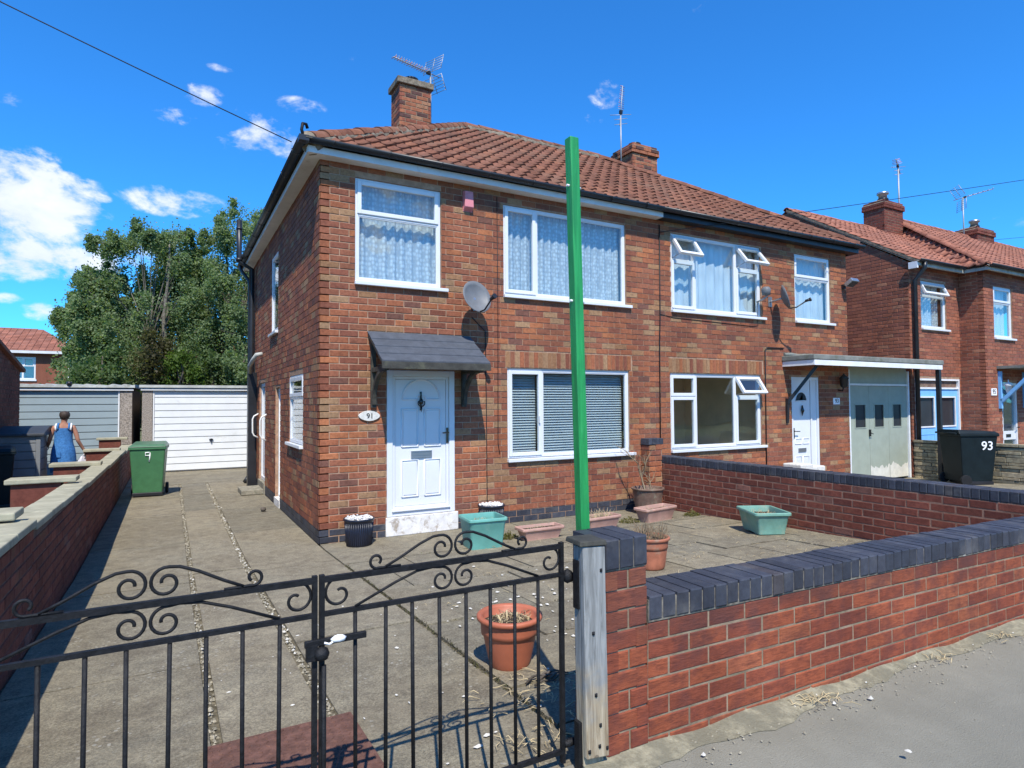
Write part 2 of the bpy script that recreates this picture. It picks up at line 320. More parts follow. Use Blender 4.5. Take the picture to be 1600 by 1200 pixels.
leafmat('lime_leaf', (.06, .10, .02), (.10, .16, .03), (.16, .22, .05))

# ------------------------------------------------------------------ builders
def ground(y): return 0. if y > -.3 else .038*(-.3-y)
def W(o):
    M = o.matrix_basis.copy()
    return W(o.parent) @ o.matrix_parent_inverse @ M if o.parent else M
def link(o, parent=None):
    COL.objects.link(o)
    if parent: o.parent = parent; o.matrix_parent_inverse = W(parent).inverted()
    return o
def tag(o, label=None, cat=None, group=None, kind=None):
    for k, v in (('label', label), ('category', cat), ('group', group), ('kind', kind)):
        if v: o[k] = v
    return o
def thing(name, label, cat, loc=(0, 0, 0), group=None, rot=(0, 0, 0)):
    o = bpy.data.objects.new(name, None); o.empty_display_size = .1; COL.objects.link(o); o.location = loc; o.rotation_euler = rot
    return tag(o, label, cat, group)
class Fr:
    """local frame: u along, d outward, v up"""
    def __init__(s, O, U, N, V=(0, 0, 1)): s.O, s.U, s.N, s.V = Vector(O), Vector(U), Vector(N), Vector(V)
    def pt(s, u, d, v): return s.O + s.U*u + s.N*d + s.V*v
    def mat(s, u=0, d=0, v=0):
        P = s.pt(u, d, v); A, B, C_ = s.U, s.N, s.V
        return Matrix(((A.x, B.x, C_.x, P.x), (A.y, B.y, C_.y, P.y), (A.z, B.z, C_.z, P.z), (0, 0, 0, 1)))
WORLD = Fr((0, 0, 0), (1, 0, 0), (0, 1, 0))
FRONT = Fr((0, 0, 0), (1, 0, 0), (0, -1, 0))
SIDE = Fr((0, 0, 0), (0, 1, 0), (-1, 0, 0))
class MB:
    def __init__(s): s.v, s.f, s.r, s.mi, s.sm = [], [], [], [], []
    def face(s, idx, r=0, mi=0, sm=False): s.f.append(idx); s.r.append(r); s.mi.append(mi); s.sm.append(sm)
    def quad(s, a, b, c, d, r=0, mi=0):
        n = len(s.v); s.v += [Vector(x) for x in (a, b, c, d)]; s.face((n, n+1, n+2, n+3), r, mi)
    def poly(s, pts, r=0, mi=0):
        n = len(s.v); s.v += [Vector(x) for x in pts]; s.face(tuple(range(n, n+len(pts))), r, mi)
    def box(s, F, u0, u1, d0, d1, v0, v1, r=0, mi=0):
        n = len(s.v); s.v += [F.pt(u, d, v) for v in (v0, v1) for d in (d0, d1) for u in (u0, u1)]
        for q in ((0, 1, 3, 2), (4, 6, 7, 5), (0, 4, 5, 1), (2, 3, 7, 6), (0, 2, 6, 4), (1, 5, 7, 3)): s.face(tuple(n+i for i in q), r, mi)
        return s
    def hexa(s, P, r=0, mi=0):
        n = len(s.v); s.v += [Vector(p) for p in P]   # bottom 4 ring, top 4 ring
        for q in ((3, 2, 1, 0), (4, 5, 6, 7), (0, 1, 5, 4), (1, 2, 6, 5), (2, 3, 7, 6), (3, 0, 4, 7)): s.face(tuple(n+i for i in q), r, mi)
        return s
    def ring(s, F, u0, u1, v0, v1, wd, d0, d1):
        s.box(F, u0, u0+wd, d0, d1, v0, v1); s.box(F, u1-wd, u1, d0, d1, v0, v1)
        s.box(F, u0+wd, u1-wd, d0, d1, v0, v0+wd); s.box(F, u0+wd, u1-wd, d0, d1, v1-wd, v1); return s
    def tube(s, pts, rad_, n=6, cap=True, r=0, sm=True, mi=0, square=False):
        pts = [Vector(p) for p in pts]; rs = rad_ if isinstance(rad_, (list, tuple)) else [rad_]*len(pts)
        b0 = len(s.v); prev = None
        for i, p in enumerate(pts):
            t = (pts[min(i+1, len(pts)-1)] - pts[max(i-1, 0)]).normalized()
            if prev is None: a = t.cross(Vector((0, 0, 1)) if abs(t.z) < .9 else Vector((0, 1, 0))).normalized()
            else: a = (prev - t*prev.dot(t)).normalized()
            prev = a; b_ = t.cross(a)
            for k in range(n):
                an = 2*math.pi*(k+.5)/n; s.v.append(p + (a*math.cos(an) + b_*math.sin(an))*rs[i]*(1.414 if square else 1))
        for i in range(len(pts)-1):
            for k in range(n):
                k2 = (k+1) % n; s.face((b0+i*n+k, b0+i*n+k2, b0+(i+1)*n+k2, b0+(i+1)*n+k), r, mi, sm and not square)
        if cap:
            s.face(tuple(b0+k for k in range(n))[::-1], r, mi); e = b0+(len(pts)-1)*n; s.face(tuple(e+k for k in range(n)), r, mi)
        return s
    def lathe(s, c, prof, n=24, sq=(1, 1), r=0, mi=0, sm=True):
        c = Vector(c); b0 = len(s.v)
        for rr, z in prof:
            for k in range(n):
                a = 2*math.pi*k/n; s.v.append(c + Vector((math.cos(a)*rr*sq[0], math.sin(a)*rr*sq[1], z)))
        for i in range(len(prof)-1):
            for k in range(n):
                k2 = (k+1) % n; s.face((b0+i*n+k, b0+i*n+k2, b0+(i+1)*n+k2, b0+(i+1)*n+k), r, mi, sm)
        if prof[0][0] > 1e-4: s.face(tuple(b0+k for k in range(n))[::-1], r, mi)
        if prof[-1][0] > 1e-4: e = b0+(len(prof)-1)*n; s.face(tuple(e+k for k in range(n)), r, mi)
        return s
    def mesh(s, name, mats, fix=True):
        me = bpy.data.meshes.new(name); me.from_pydata([tuple(v) for v in s.v], [], s.f)
        for m_ in (mats if isinstance(mats, (list, tuple)) else [mats]): me.materials.append(MATS[m_])
        me.polygons.foreach_set('material_index', s.mi); me.polygons.foreach_set('use_smooth', s.sm)
        if any(s.r): a = me.attributes.new('rnd', 'FLOAT', 'FACE'); a.data.foreach_set('value', s.r)
        if fix:
            bm = bmesh.new(); bm.from_mesh(me); bmesh.ops.recalc_face_normals(bm, faces=bm.faces); bm.to_mesh(me); bm.free()
        me.update(); return me
    def build(s, name, mats, parent=None, kind=None, bevel=0, label=None, fix=True):
        o = bpy.data.objects.new(name, s.mesh(name, mats, fix)); link(o, parent); o.color = (0, 0, 0, 1)
        if kind: o['kind'] = kind
        if label: o['label'] = label
        if bevel:
            md = o.modifiers.new('bevel', 'BEVEL'); md.width = bevel; md.segments = 2; md.limit_method = 'ANGLE'; md.angle_limit = rad(40)
        return o
_mc = {}
def brick_mesh(L, H, D, m_):
    """one brick with arrised edges, centred on its face, front at y=0 towards -d"""
    key = (round(L, 3), round(H, 3), round(D, 3), m_)
    if key in _mc: return _mc[key]
    a, h, c = L/2, H/2, min(.005, H/8); mb = MB()
    rings = [[(-a+c, c0, -h+c), (a-c, c0, -h+c), (a-c, c0, h-c), (-a+c, c0, h-c)] for c0 in (0,)] + [[(-a, -c, -h), (a, -c, -h), (a, -c, h), (-a, -c, h)], [(-a, -D, -h), (a, -D, -h), (a, -D, h), (-a, -D, h)]]
    for r_ in rings: mb.v += [Vector(p) for p in r_]
    mb.face((0, 1, 2, 3))
    for k in range(4):
        k2 = (k+1) % 4; mb.face((k, 4+k, 4+k2, k2)); mb.face((4+k, 8+k, 8+k2, 4+k2))
    mb.face((11, 10, 9, 8))
    _mc[key] = mb.mesh('brick', m_); return _mc[key]
class Bricks:
    def __init__(s): s.c = []
    def add(s, part, F, u0, u1, v0, v1, D, proud, rnd_, m_, name='brick'):
        if u1-u0 < .02 or v1-v0 < .015: return
        C_ = F.pt((u0+u1)/2, proud, (v0+v1)/2)
        s.c.append([px_area(C_, F.U*(u1-u0), F.V*(v1-v0)) if (CAM-C_).dot(F.N) > 0 else 0, part, F, u0, u1, v0, v1, D, proud, rnd_, m_, name])
    def face(s, part, F, u0, u1, v0, v1, holes=(), D=.05, m_='house_brick', pitch=.2315, course=.082, j=.011, off=0, proud=.006, matfn=None, rndfn=None):
        rows = int(round((v1-v0)/course))
        for i in range(rows):
            a = v0 + i*course + j/2; b_ = v0 + (i+1)*course - j/2
            u = u0 - (pitch/2 if (i+off) % 2 else 0)
            while u < u1:
                x0, x1 = max(u + j/2, u0), min(u + pitch - j/2, u1); u += pitch
                segs = [(x0, x1)]
                for h0, h1, g0, g1 in holes:
                    if b_ > g0+.004 and a < g1-.004:
                        ns = []
                        for p0, p1 in segs:
                            if p1 <= h0 or p0 >= h1: ns.append((p0, p1)); continue
                            if p0 < h0-.02: ns.append((p0, h0-.003))
                            if p1 > h1+.02: ns.append((h1+.003, p1))
                        segs = ns
                for p0, p1 in segs:
                    mm = matfn(i, a) if matfn else m_
                    s.add(part, F, p0, p1, a, b_, D, proud + RN.uniform(-.0015, .0018), rndfn() if rndfn else RN.random(), mm)
    def emit(s, limit=300):
        s.c.sort(key=lambda q: -q[0]); rest = {}
        for k, (ar, part, F, u0, u1, v0, v1, D, pr, r_, m_, nm) in enumerate(s.c):
            if k < limit and ar > 12:
                o = bpy.data.objects.new(nm, brick_mesh(u1-u0, v1-v0, D, m_)); COL.objects.link(o)
                o.parent = part; o.matrix_parent_inverse = W(part).inverted()
                o.matrix_basis = F.mat((u0+u1)/2, pr, (v0+v1)/2); o.color = (r_, 0, 0, 1)
            else:
                mb = rest.setdefault((part.name, m_), (part, MB()))[1]
                mb.box(F, u0, u1, pr-D, pr, v0, v1, r_)
        for (pn, m_), (part, mb) in rest.items(): mb.build('brickwork', m_, part, 'stuff')
def sheet(mb, F, u0, u1, v0, v1, holes, t):
    us = sorted({u0, u1, *[min(max(h[i], u0), u1) for h in holes for i in (0, 1)]}); vs = sorted({v0, v1, *[min(max(h[i], v0), v1) for h in holes for i in (2, 3)]})
    for i in range(len(us)-1):
        run = None
        for k in range(len(vs)-1):
            uc, vc = (us[i]+us[i+1])/2, (vs[k]+vs[k+1])/2
            if any(h[0] < uc < h[1] and h[2] < vc < h[3] for h in holes):
                if run is not None: mb.box(F, us[i], us[i+1], -t, 0, run, vs[k]); run = None
            elif run is None: run = vs[k]
        if run is not None: mb.box(F, us[i], us[i+1], -t, 0, run, vs[-1])
def copy_tree(o, parent=None):
    c = o.copy(); COL.objects.link(c)
    if parent: c.parent = parent
    for ch in list(o.children): copy_tree(ch, c)
    return c
def text(parent, s, F, u, d, v, size, m_, name='number'):
    cu_ = bpy.data.curves.new(name, 'FONT'); cu_.body = s; cu_.size = size; cu_.extrude = .002; cu_.align_x = 'CENTER'; cu_.align_y = 'CENTER'; cu_.offset = .0008
    o = bpy.data.objects.new(name, cu_); COL.objects.link(o); dg = bpy.context.evaluated_depsgraph_get(); dg.update()
    me = bpy.data.meshes.new_from_object(o.evaluated_get(dg)); bpy.data.objects.remove(o); bpy.data.curves.remove(cu_)
    me.materials.clear(); me.materials.append(MATS[m_]); o = bpy.data.objects.new(name, me); link(o, parent)
    P = F.pt(u, d, v); A, B, C_ = F.U, F.V, F.N
    o.matrix_basis = Matrix(((A.x, B.x, C_.x, P.x), (A.y, B.y, C_.y, P.y), (A.z, B.z, C_.z, P.z), (0, 0, 0, 1))); return o
# ------------------------------------------------------------------ the ground
def strip_z(y): return ground(y)
SLABN = 0
def slab(parent, x0, x1, y0, y1, r_, th=.06, name='slab', lift=0., mt='slab', skew=0.):
    """one concrete bay following the slope of the yard"""
    mb = MB(); ys = [y0, y1] if y0 >= -.3 or y1 <= -.3 else [y0, -.3, y1]
    for a, b_ in zip(ys[:-1], ys[1:]):
        za, zb = ground(a)+lift, ground(b_)+lift
        mb.hexa([(x0, a, za-th), (x1, a, za-th+skew), (x1, b_, zb-th+skew), (x0, b_, zb-th), (x0, a, za), (x1, a, za+skew), (x1, b_, zb+skew), (x0, b_, zb)])
    o = mb.build(name, mt, parent); o.color = (r_, 0, 0, 1); return o
g = MB()
g.poly([(-700, -700, -.09), (700, -700, -.09), (700, 900, -.09), (-700, 900, -.09)])
gr = g.build('ground', 'earth', kind='structure')
sb = MB()
sb.quad((-2.6, -.3, -.02), (12.6, -.3, -.02), (12.6, 10.2, -.02), (-2.6, 10.2, -.02)); sb.quad((-2.6, -5.4, .1738), (12.6, -5.4, .1738), (12.6, -.3, -.02), (-2.6, -.3, -.02))
tag(sb.build('subsoil', 'subsoil'), kind='structure')
dr = bpy.data.objects.new('driveway', None); COL.objects.link(dr); tag(dr, kind='structure')
for x0, x1, cuts, base in ((-2.32, -1.375, [-5.42, -3.35, -1.1, .9, 3.1, 5.2, 7.2], .25), (-1.325, -.885, [-5.42, -3.2, -.75, 1.55, 3.4, 5.4, 7.2], .72), (-.82, -.012, [-5.42, -3.3, -.95, 1.2, 3.3, 5.3, 7.2], .3)):
    for i in range(len(cuts)-1):
        if x1 > -.1 and i == 0: pass
        slab(dr, x0, x1, cuts[i]+.008, cuts[i+1]-.008, min(1, max(0, base + RN.uniform(-.22, .2))), lift=RN.uniform(-.004, .004))
slab(dr, -2.32, 1.0, 7.235, 10.1, .75, lift=-.002); slab(dr, -2.32, .0, 10.12, 11, .7)
gp_ = bpy.data.objects.new('garden_paving', None); COL.objects.link(gp_); tag(gp_, kind='structure')
slab(gp_, .012, 2.55, -1.17, -.002, .42, name='slab'); slab(gp_, 2.565, 5.14, -1.15, -.002, .3, name='slab')
y = -1.19
rowi = 0
while y > -5.3:
    dp = (.60, .60, .45, .60, .60, .60, .45)[rowi % 7]; y0 = max(y-dp, -5.25); x = .012 - (.3 if rowi % 2 else 0)
    while x < 5.13:
        wd = .6; x0, x1 = max(x, .012), min(x+wd, 5.14)
        if x1-x0 > .08 and y-y0 > .1:
            slab(gp_, x0+.007, x1-.007, y0+.007, y-.007, min(1, max(0, RN.gauss(.55, .25))), th=.05, name='paving_slab', lift=RN.uniform(-.006, .005), skew=RN.uniform(-.006, .006))
        x += wd
    y -= dp; rowi += 1
d93 = bpy.data.objects.new('neighbour_driveway', None); COL.objects.link(d93); tag(d93, kind='structure')
for x0, x1 in ((5.42, 7.6), (7.62, 10.1), (10.12, 12.36)):
    for y0, y1 in ((-5.25, -2.9), (-2.88, -1.3), (-1.28, -.01)):
        slab(d93, x0, x1, y0, y1, RN.uniform(.1, .5))
for x0, x1 in ((12.6, 14.4), (14.42, 19)): slab(d93, x0, x1, -5.25, -.56, RN.uniform(.2, .6))
slab(d93, 12.6, 14.48, -.54, -.01, .4)
nd = bpy.data.objects.new('side_driveway', None); COL.objects.link(nd); tag(nd, kind='structure')
for y0, y1 in ((-5.3, -2), (-1.98, 1.5), (1.52, 5), (5.02, 9.9)): slab(nd, -4.28, -2.56, y0, y1, RN.uniform(.5, .9))
TILT = -.0155
def pz(x, y=0): return .203 + TILT*x
pv = MB()
for x0, x1 in ((-30, -3), (-3, 6), (6, 40)): pv.quad((x0, -7.7, pz(x0)-.004), (x1, -7.7, pz(x1)-.004), (x1, -5.41, pz(x1)-.004), (x0, -5.41, pz(x0)-.004))
tag(pv.build('pavement', 'asphalt'), kind='structure')
kb = MB()
for k in range(-24, 36):
    a, b_ = k*.92, k*.92+.905; kb.hexa([(a, -7.84, -.05), (b_, -7.84, -.05), (b_, -7.71, -.05), (a, -7.71, -.05), (a, -7.84, pz(a)), (b_, -7.84, pz(b_)), (b_, -7.71, pz(b_)), (a, -7.71, pz(a))], RN.random())
tag(kb.build('kerb', 'concrete'), kind='structure')
rd = MB(); rd.quad((-60, -14, -.0), (60, -14, -.0), (60, -7.83, .08), (-60, -7.83, .08))
tag(rd.build('road', 'road'), kind='structure')
# dirt and moss strip along the foot of the front wall, uneven
ed = MB(); N_ = 120
top = []; bot = []
for i in range(N_+1):
    x = -.12 + i*8/N_; top.append((x, -5.462, pz(x)+.022+.012*math.sin(x*9)*math.sin(x*3.1))); wv = .10 + .03*math.sin(x*2.3) + .025*math.sin(x*7.7+1) + RN.uniform(-.012, .012)
    bot.append((x, -5.462-wv, pz(x)-.001))
for i in range(N_): ed.quad(bot[i], bot[i+1], top[i+1], top[i])
tag(ed.build('verge_dirt', 'edge_dirt'), kind='stuff')

# ------------------------------------------------------------------ the pair of houses
HW, HD, EAVE = 10.24, 7.0, 4.59
house = thing('semi_detached_house', 'pair of red brick semi-detached houses under one hipped tiled roof with two chimneys', 'house', (0, 0, 0))
fw = bpy.data.objects.new('front_wall', None); link(fw, house)
sw = bpy.data.objects.new('side_wall', None); link(sw, house)
rw = bpy.data.objects.new('rear_wall', None); link(rw, house)
WIN = {'a': (.421, 1.553, 3.15, 4.438), 'b': (2.483, 4.643, 3.15, 4.414), 'c': (2.531, 4.681, .875, 2.132), 'd': (5.577, 7.734, 3.15, 4.413), 'e': (5.526, 7.689, .872, 2.116), 'f': (8.661, 9.734, 3.155, 4.42)}
DOOR1, DOOR2 = (.817, 1.735, .0, 2.07), (8.51, 9.31, 0, 2.10)
holes = list(WIN.values()) + [DOOR1, DOOR2]
sold = [(2.50, 4.74, 2.14, 2.365), (5.50, 7.76, 2.124, 2.36)]
m1 = MB(); sheet(m1, FRONT, 0, HW, -.02, EAVE+.05, holes, .11); m1.build('mortar', 'mortar', fw)
BK = Bricks()
BK.face(fw, FRONT, 0, HW, 0, EAVE, holes + sold, matfn=lambda i, z: 'blue_brick' if i < 2 else 'house_brick')
for s0, s1, z0, z1 in sold:
    n_ = int((s1-s0)/.0765)
    for k in range(n_): BK.add(fw, FRONT, s0+k*.0765+.005, s0+(k+1)*.0765-.005, z0+.004, z1-.004, .05, .006+RN.uniform(-.001, .002), RN.choice([.2, .4, .6, .7, .8, .9, .97]), 'house_brick')
SH = [(1.0, 2.06, 1.10, 2.06), (2.93, 3.45, 0, 1.93), (4.72, 5.55, .0, 2.07), (3.2, 3.95, 2.87, 4.19)]
m2 = MB(); sheet(m2, SIDE, 0, HD, -.02, EAVE+.05, SH, .11); m2.build('mortar', 'mortar', sw)
BK.face(sw, SIDE, 0, HD, 0, EAVE, SH, off=1, matfn=lambda i, z: 'blue_brick' if i < 2 else 'house_brick')
BK.emit(300)
m3 = MB(); m3.box(WORLD, .11, HW, HD-.11, HD, -.02, EAVE+.05); m3.box(WORLD, HW-.11, HW, .11, HD-.11, -.02, EAVE+.05); m3.build('masonry', 'red_brick', rw)
it = MB()
it.box(WORLD, .11, HW-.11, .11, HD-.11, 2.42, 2.62); it.box(WORLD, .11, HW-.11, .11, HD-.11, 4.55, 4.6); it.box(WORLD, .11, HW-.11, .11, HD-.11, -.02, .15); it.box(WORLD, 5.12, 5.24, .11, HD-.11, .15, 4.55)
it.box(WORLD, .11, 5.12, 3.6, 3.7, .15, 4.55); it.box(WORLD, 5.24, HW-.11, 2.3, 2.4, .15, 4.55); it.box(WORLD, 1.95, 2.05, .11, 3.6, .15, 4.55); it.box(WORLD, 8.1, 8.2, .11, 2.3, .15, 4.55)
it.build('interior', 'interior', house)

def curtain(win, F, x0, x1, z0, z1, mt, d=-.16, folds=9, amp=.014):
    mb = MB(); n_ = int((x1-x0)/.012); ph = RN.uniform(0, 6)
    for i in range(n_+1):
        u = x0 + (x1-x0)*i/n_; dd = d + amp*math.sin(u*2*math.pi*folds + ph + .8*math.sin(u*5)) + .4*amp*math.sin(u*61)
        mb.v += [F.pt(u, dd, z0), F.pt(u + .004*math.sin(u*40), dd*.98 + d*.02, z1)]
    for i in range(n_): mb.face((2*i, 2*i+2, 2*i+3, 2*i+1), 0, 0, True)
    return mb.build('curtain', mt, win, fix=False)
def window(parent, F, x0, x1, z0, z1, cells, sill=True, rec=.022, dep=.07, sl_=.0, sr=.085, name='window'):
    """white framed window; cells = (u0,u1,v0,v1,kind,angle)"""
    win = bpy.data.objects.new(name, None); link(win, parent)
    mb = MB(); mb.ring(F, x0+.002, x1-.002, z0+.002, z1-.002, .026, -rec-dep, -rec)
    for (a, b_, c_, e_, kind, ang) in cells: mb.ring(F, a, b_, c_, e_, .022, -rec-dep+.003, -rec-.001)
    mb.build('frame', 'upvc', win, bevel=.004)
    for (a, b_, c_, e_, kind, ang) in cells:
        if kind == 'fixed':
            a, b_, c_, e_ = a+.022, b_-.022, c_+.022, e_-.022
            MB().ring(F, a, b_, c_, e_, .012, -rec-.03, -rec-.008).build('glazing_bead', 'upvc', win)
            MB().box(F, a+.008, b_-.008, -rec-.028, -rec-.022, c_+.008, e_-.008).build('pane', 'glass', win)
        else:
            FR = F; a, b_, c_, e_ = a+.006, b_-.006, c_+.006, e_-.006
            if ang:
                an = rad(ang); V = (F.V*math.cos(an) - F.N*math.sin(an)); Nn = (F.N*math.cos(an) + F.V*math.sin(an))
                FR = Fr(F.pt(0, -rec+.014, e_) - V*e_, F.U, Nn, V); q0, q1 = -.05, 0.
            else: q0, q1 = -rec-.04, -rec+.014
            MB().ring(FR, a, b_, c_, e_, .052, q0, q1).build('sash', 'upvc', win, bevel=.006)
            MB().box(FR, a+.046, b_-.046, (q0+q1)/2-.003, (q0+q1)/2+.003, c_+.046, e_-.046).build('pane', 'glass', win)
            if ang:
                MB().tube([F.pt(a+.03, -.04, c_+.02), FR.pt(a+.03, -.03, c_+.02)], .006, 4).build('stay', 'grey_metal', win)
    if sill: MB().box(F, x0+sl_-.01, x1+sr, -rec-dep, .055, z0-.045, z0).build('sill', 'upvc', win, bevel=.006)
    return win
def full(x0, x1, z0, z1, *cuts): pass
a = WIN['a']; tz = 3.99
wa = window(house, FRONT, *a, [(a[0]+.026, a[1]-.026, tz, a[3]-.026, 'sash', 0), (a[0]+.026, a[1]-.026, a[2]+.026, tz, 'fixed', 0)])
curtain(wa, FRONT, a[0], a[1], a[2], a[3], 'net_lace', folds=8)
a = WIN['b']; mx_ = 3.02
wb = window(house, FRONT, *a, [(a[0]+.026, mx_, a[2]+.026, a[3]-.026, 'sash', 0), (mx_, a[1]-.026, a[2]+.026, a[3]-.026, 'fixed', 0)])
curtain(wb, FRONT, a[0], a[1], a[2], a[3], 'net_lace', folds=8)
a = WIN['c']; mx_ = 3.1
wc = window(house, FRONT, *a, [(a[0]+.026, mx_, a[2]+.026, a[3]-.026, 'sash', 0), (mx_, a[1]-.026, a[2]+.026, a[3]-.026, 'fixed', 0)])
slm = {}
for (u0, u1) in ((a[0]+.06, mx_-.03), (mx_+.03, a[1]-.04)):
    n_ = 31
    for k in range(n_):
        z = a[2]+.06 + k*(a[3]-a[2]-.14)/(n_-1)
        key = round(u1-u0, 3)
        if key not in slm:
            s_ = MB(); t_ = rad(42); h = .0215
            s_.hexa([(0, -h*math.cos(t_), -h*math.sin(t_)), (u1-u0, -h*math.cos(t_), -h*math.sin(t_)), (u1-u0, h*math.cos(t_), h*math.sin(t_)), (0, h*math.cos(t_), h*math.sin(t_)),
                     (0, -h*math.cos(t_), -h*math.sin(t_)+.003), (u1-u0, -h*math.cos(t_), -h*math.sin(t_)+.003), (u1-u0, h*math.cos(t_), h*math.sin(t_)+.003), (0, h*math.cos(t_), h*math.sin(t_)+.003)])
            slm[key] = s_.mesh('blind_slat', 'slat')
        o = bpy.data.objects.new('blind_slat', slm[key]); link(o, wc); o.matrix_basis = Matrix.Translation((u0, .16, z)) @ Matrix.Rotation(rad(RN.uniform(-1.2, 1.2)), 4, 'X')
    for uu in (u0+.08, u1-.08): MB().tube([(uu, .16, a[2]+.05), (uu, .16, a[3]-.03)], .0025, 4).build('blind_cord', 'slat', wc)
MB().box(FRONT, mx_-.06, mx_-.045, -.008, .02, 1.36, 1.46).build('handle', 'upvc', wc)
a = WIN['d']; p, q = 6.13, 7.11; tz = 3.98
wd_ = window(house, FRONT, *a, [(a[0]+.026, p, a[2]+.026, tz, 'sash', 0), (a[0]+.026, p, tz, a[3]-.026, 'vent', 34), (p, q, a[2]+.026, a[3]-.026, 'fixed', 0), (q, a[1]-.026, a[2]+.026, tz, 'sash', 0), (q, a[1]-.026, tz, a[3]-.026, 'vent', 38)])
curtain(wd_, FRONT, a[0], a[1], a[2], a[3], 'net_plain', folds=5)
a = WIN['e']; p, q = 6.11, 7.05; tz = 1.735
we = window(house, FRONT, *a, [(a[0]+.026, p, a[2]+.026, tz, 'sash', 0), (a[0]+.026, p, tz, a[3]-.026, 'sash', 0), (p, q, a[2]+.026, a[3]-.026, 'fixed', 0), (q, a[1]-.026, a[2]+.026, tz, 'sash', 0), (q, a[1]-.026, tz, a[3]-.026, 'vent', 34)])
a = WIN['f']; tz = 3.98
wf = window(house, FRONT, *a, [(a[0]+.026, a[1]-.026, tz, a[3]-.026, 'sash', 0), (a[0]+.026, a[1]-.026, a[2]+.026, tz, 'fixed', 0)])
curtain(wf, FRONT, a[0], a[1], a[2], a[3], 'net_plain', folds=5)
a = SH[0]
ws = window(house, SIDE, *a, [(a[0]+.026, a[1]-.026, 1.75, a[3]-.026, 'sash', 0), (a[0]+.026, a[1]-.026, a[2]+.026, 1.75, 'fixed', 0)], rec=.004)
a = SH[3]
ws2 = window(house, SIDE, *a, [(a[0]+.026, a[1]-.026, a[2]+.026, a[3]-.026, 'fixed', 0)], rec=.0)
# side doors
sd = bpy.data.objects.new('store_door', None); link(sd, house)
a = SH[1]; MB().ring(SIDE, a[0]+.002, a[1]-.002, .1, a[3]-.002, .06, -.09, -.045).build('frame', 'white_paint', sd); MB().box(SIDE, a[0]+.062, a[1]-.062, -.085, -.065, .16, a[3]-.062).build('panel', 'white_paint', sd)
MB().box(SIDE, a[0]-.01, a[1]+.01, -.09, .02, 0, .12).build('threshold', 'step_paint', sd)
bd = bpy.data.objects.new('back_door', None); link(bd, house)
a = SH[2]; MB().ring(SIDE, a[0]+.002, a[1]-.002, .2, a[3]-.002, .07, -.09, -.03).build('frame', 'upvc', bd, bevel=.005); MB().box(SIDE, a[0]+.072, a[1]-.072, -.085, -.05, .27, 1.0).build('panel', 'upvc', bd); MB().box(SIDE, a[0]+.072, a[1]-.072, -.075, -.065, 1.0, a[3]-.072).build('pane', 'glass', bd)
MB().box(SIDE, a[0]+.002, a[1]-.002, -.1, -.095, .0, a[3]).build('back_panel', 'interior_dark', bd); MB().box(SIDE, a[0]-.05, a[1]+.02, -.09, .03, .0, .2).build('threshold', 'cement', bd)
for yy in (4.55, 5.72):
    MB().tube([SIDE.pt(yy, 0, 1.47), SIDE.pt(yy, .085, 1.42), SIDE.pt(yy, .11, 1.36), SIDE.pt(yy, .11, 1.10), SIDE.pt(yy, .085, 1.04), SIDE.pt(yy, 0, .99)], .016, 8).build('grab_rail', 'lamp_white', house)
st = MB(); st.box(WORLD, -.40, -.012, 4.72, 5.42, .0, .09); tag(st.build('door_step', 'cement', bevel=.012), 'low concrete step on the driveway at the side door of the house', 'step')
# front door of 91
def arc(cx, cz, r_, a0, a1, n_): return [(cx + r_*math.cos(rad(a0+(a1-a0)*i/n_)), cz + r_*math.sin(rad(a0+(a1-a0)*i/n_))) for i in range(n_+1)]
fd = bpy.data.objects.new('front_door', None); link(fd, house)
MB().ring(FRONT, .819, 1.733, .24, 2.068, .075, -.07, .012).build('frame', 'upvc', fd, bevel=.006)
MB().ring(FRONT, .896, 1.656, .317, 1.991, .035, -.06, -.012).build('frame_lip', 'upvc', fd, bevel=.004)
MB().box(FRONT, .935, 1.617, -.055, -.022, .356, 1.952).build('leaf', 'upvc', fd)
MB().box(FRONT, .88, 1.66, -.0, .035, .30, .318).build('drip_bar', 'upvc', fd, bevel=.004)
def molding(parent, pts, r_=.012, d=-.02, mt='upvc', F=FRONT, name='door_panel'):
    return MB().tube([F.pt(x, d, z) for x, z in pts+[pts[0]]], r_, 6, False).build(name, mt, parent)
for x0, x1 in ((1.02, 1.235), (1.325, 1.54)):
    for z0, z1 in ((.47, .93), (1.10, 1.58)):
        molding(fd, [(x0, z0), (x1, z0), (x1, z1), (x0, z1)])
        MB().box(FRONT, x0+.02, x1-.02, -.03, -.014, z0+.02, z1-.02).build('raised_panel', 'upvc', fd, bevel=.006)
molding(fd, arc(1.28, 1.70, .255, 0, 180, 16) + [(1.18, 1.70)] + arc(1.28, 1.70, .06, 180, 0, 8))
kn = MB(); kn.box(FRONT, 1.262, 1.282, -.025, .0, 1.56, 1.80); kn.lathe(FRONT.pt(1.272, .0, 1.655), [(.0, -.02), (.022, -.018), (.034, .015), (.022, .045), (.008, .06)], 8); kn.tube([FRONT.pt(x, .012, z) for x, z in arc(1.272, 1.655, .045, 150, 390, 12)], .008, 6); kn.tube([FRONT.pt(1.272, .01, 1.60), FRONT.pt(1.272, .01, 1.535)], [.014, .002], 6)
kn.build('door_knocker', 'knob_black', fd)
lb = MB(); lb.ring(FRONT, 1.14, 1.42, .955, 1.045, .014, -.024, -.002); lb.box(FRONT, 1.15, 1.41, -.024, -.009, .965, 1.035); lb.box(FRONT, 1.16, 1.40, -.012, -.004, .985, 1.02); lb.build('letterbox', 'grey_metal', fd)
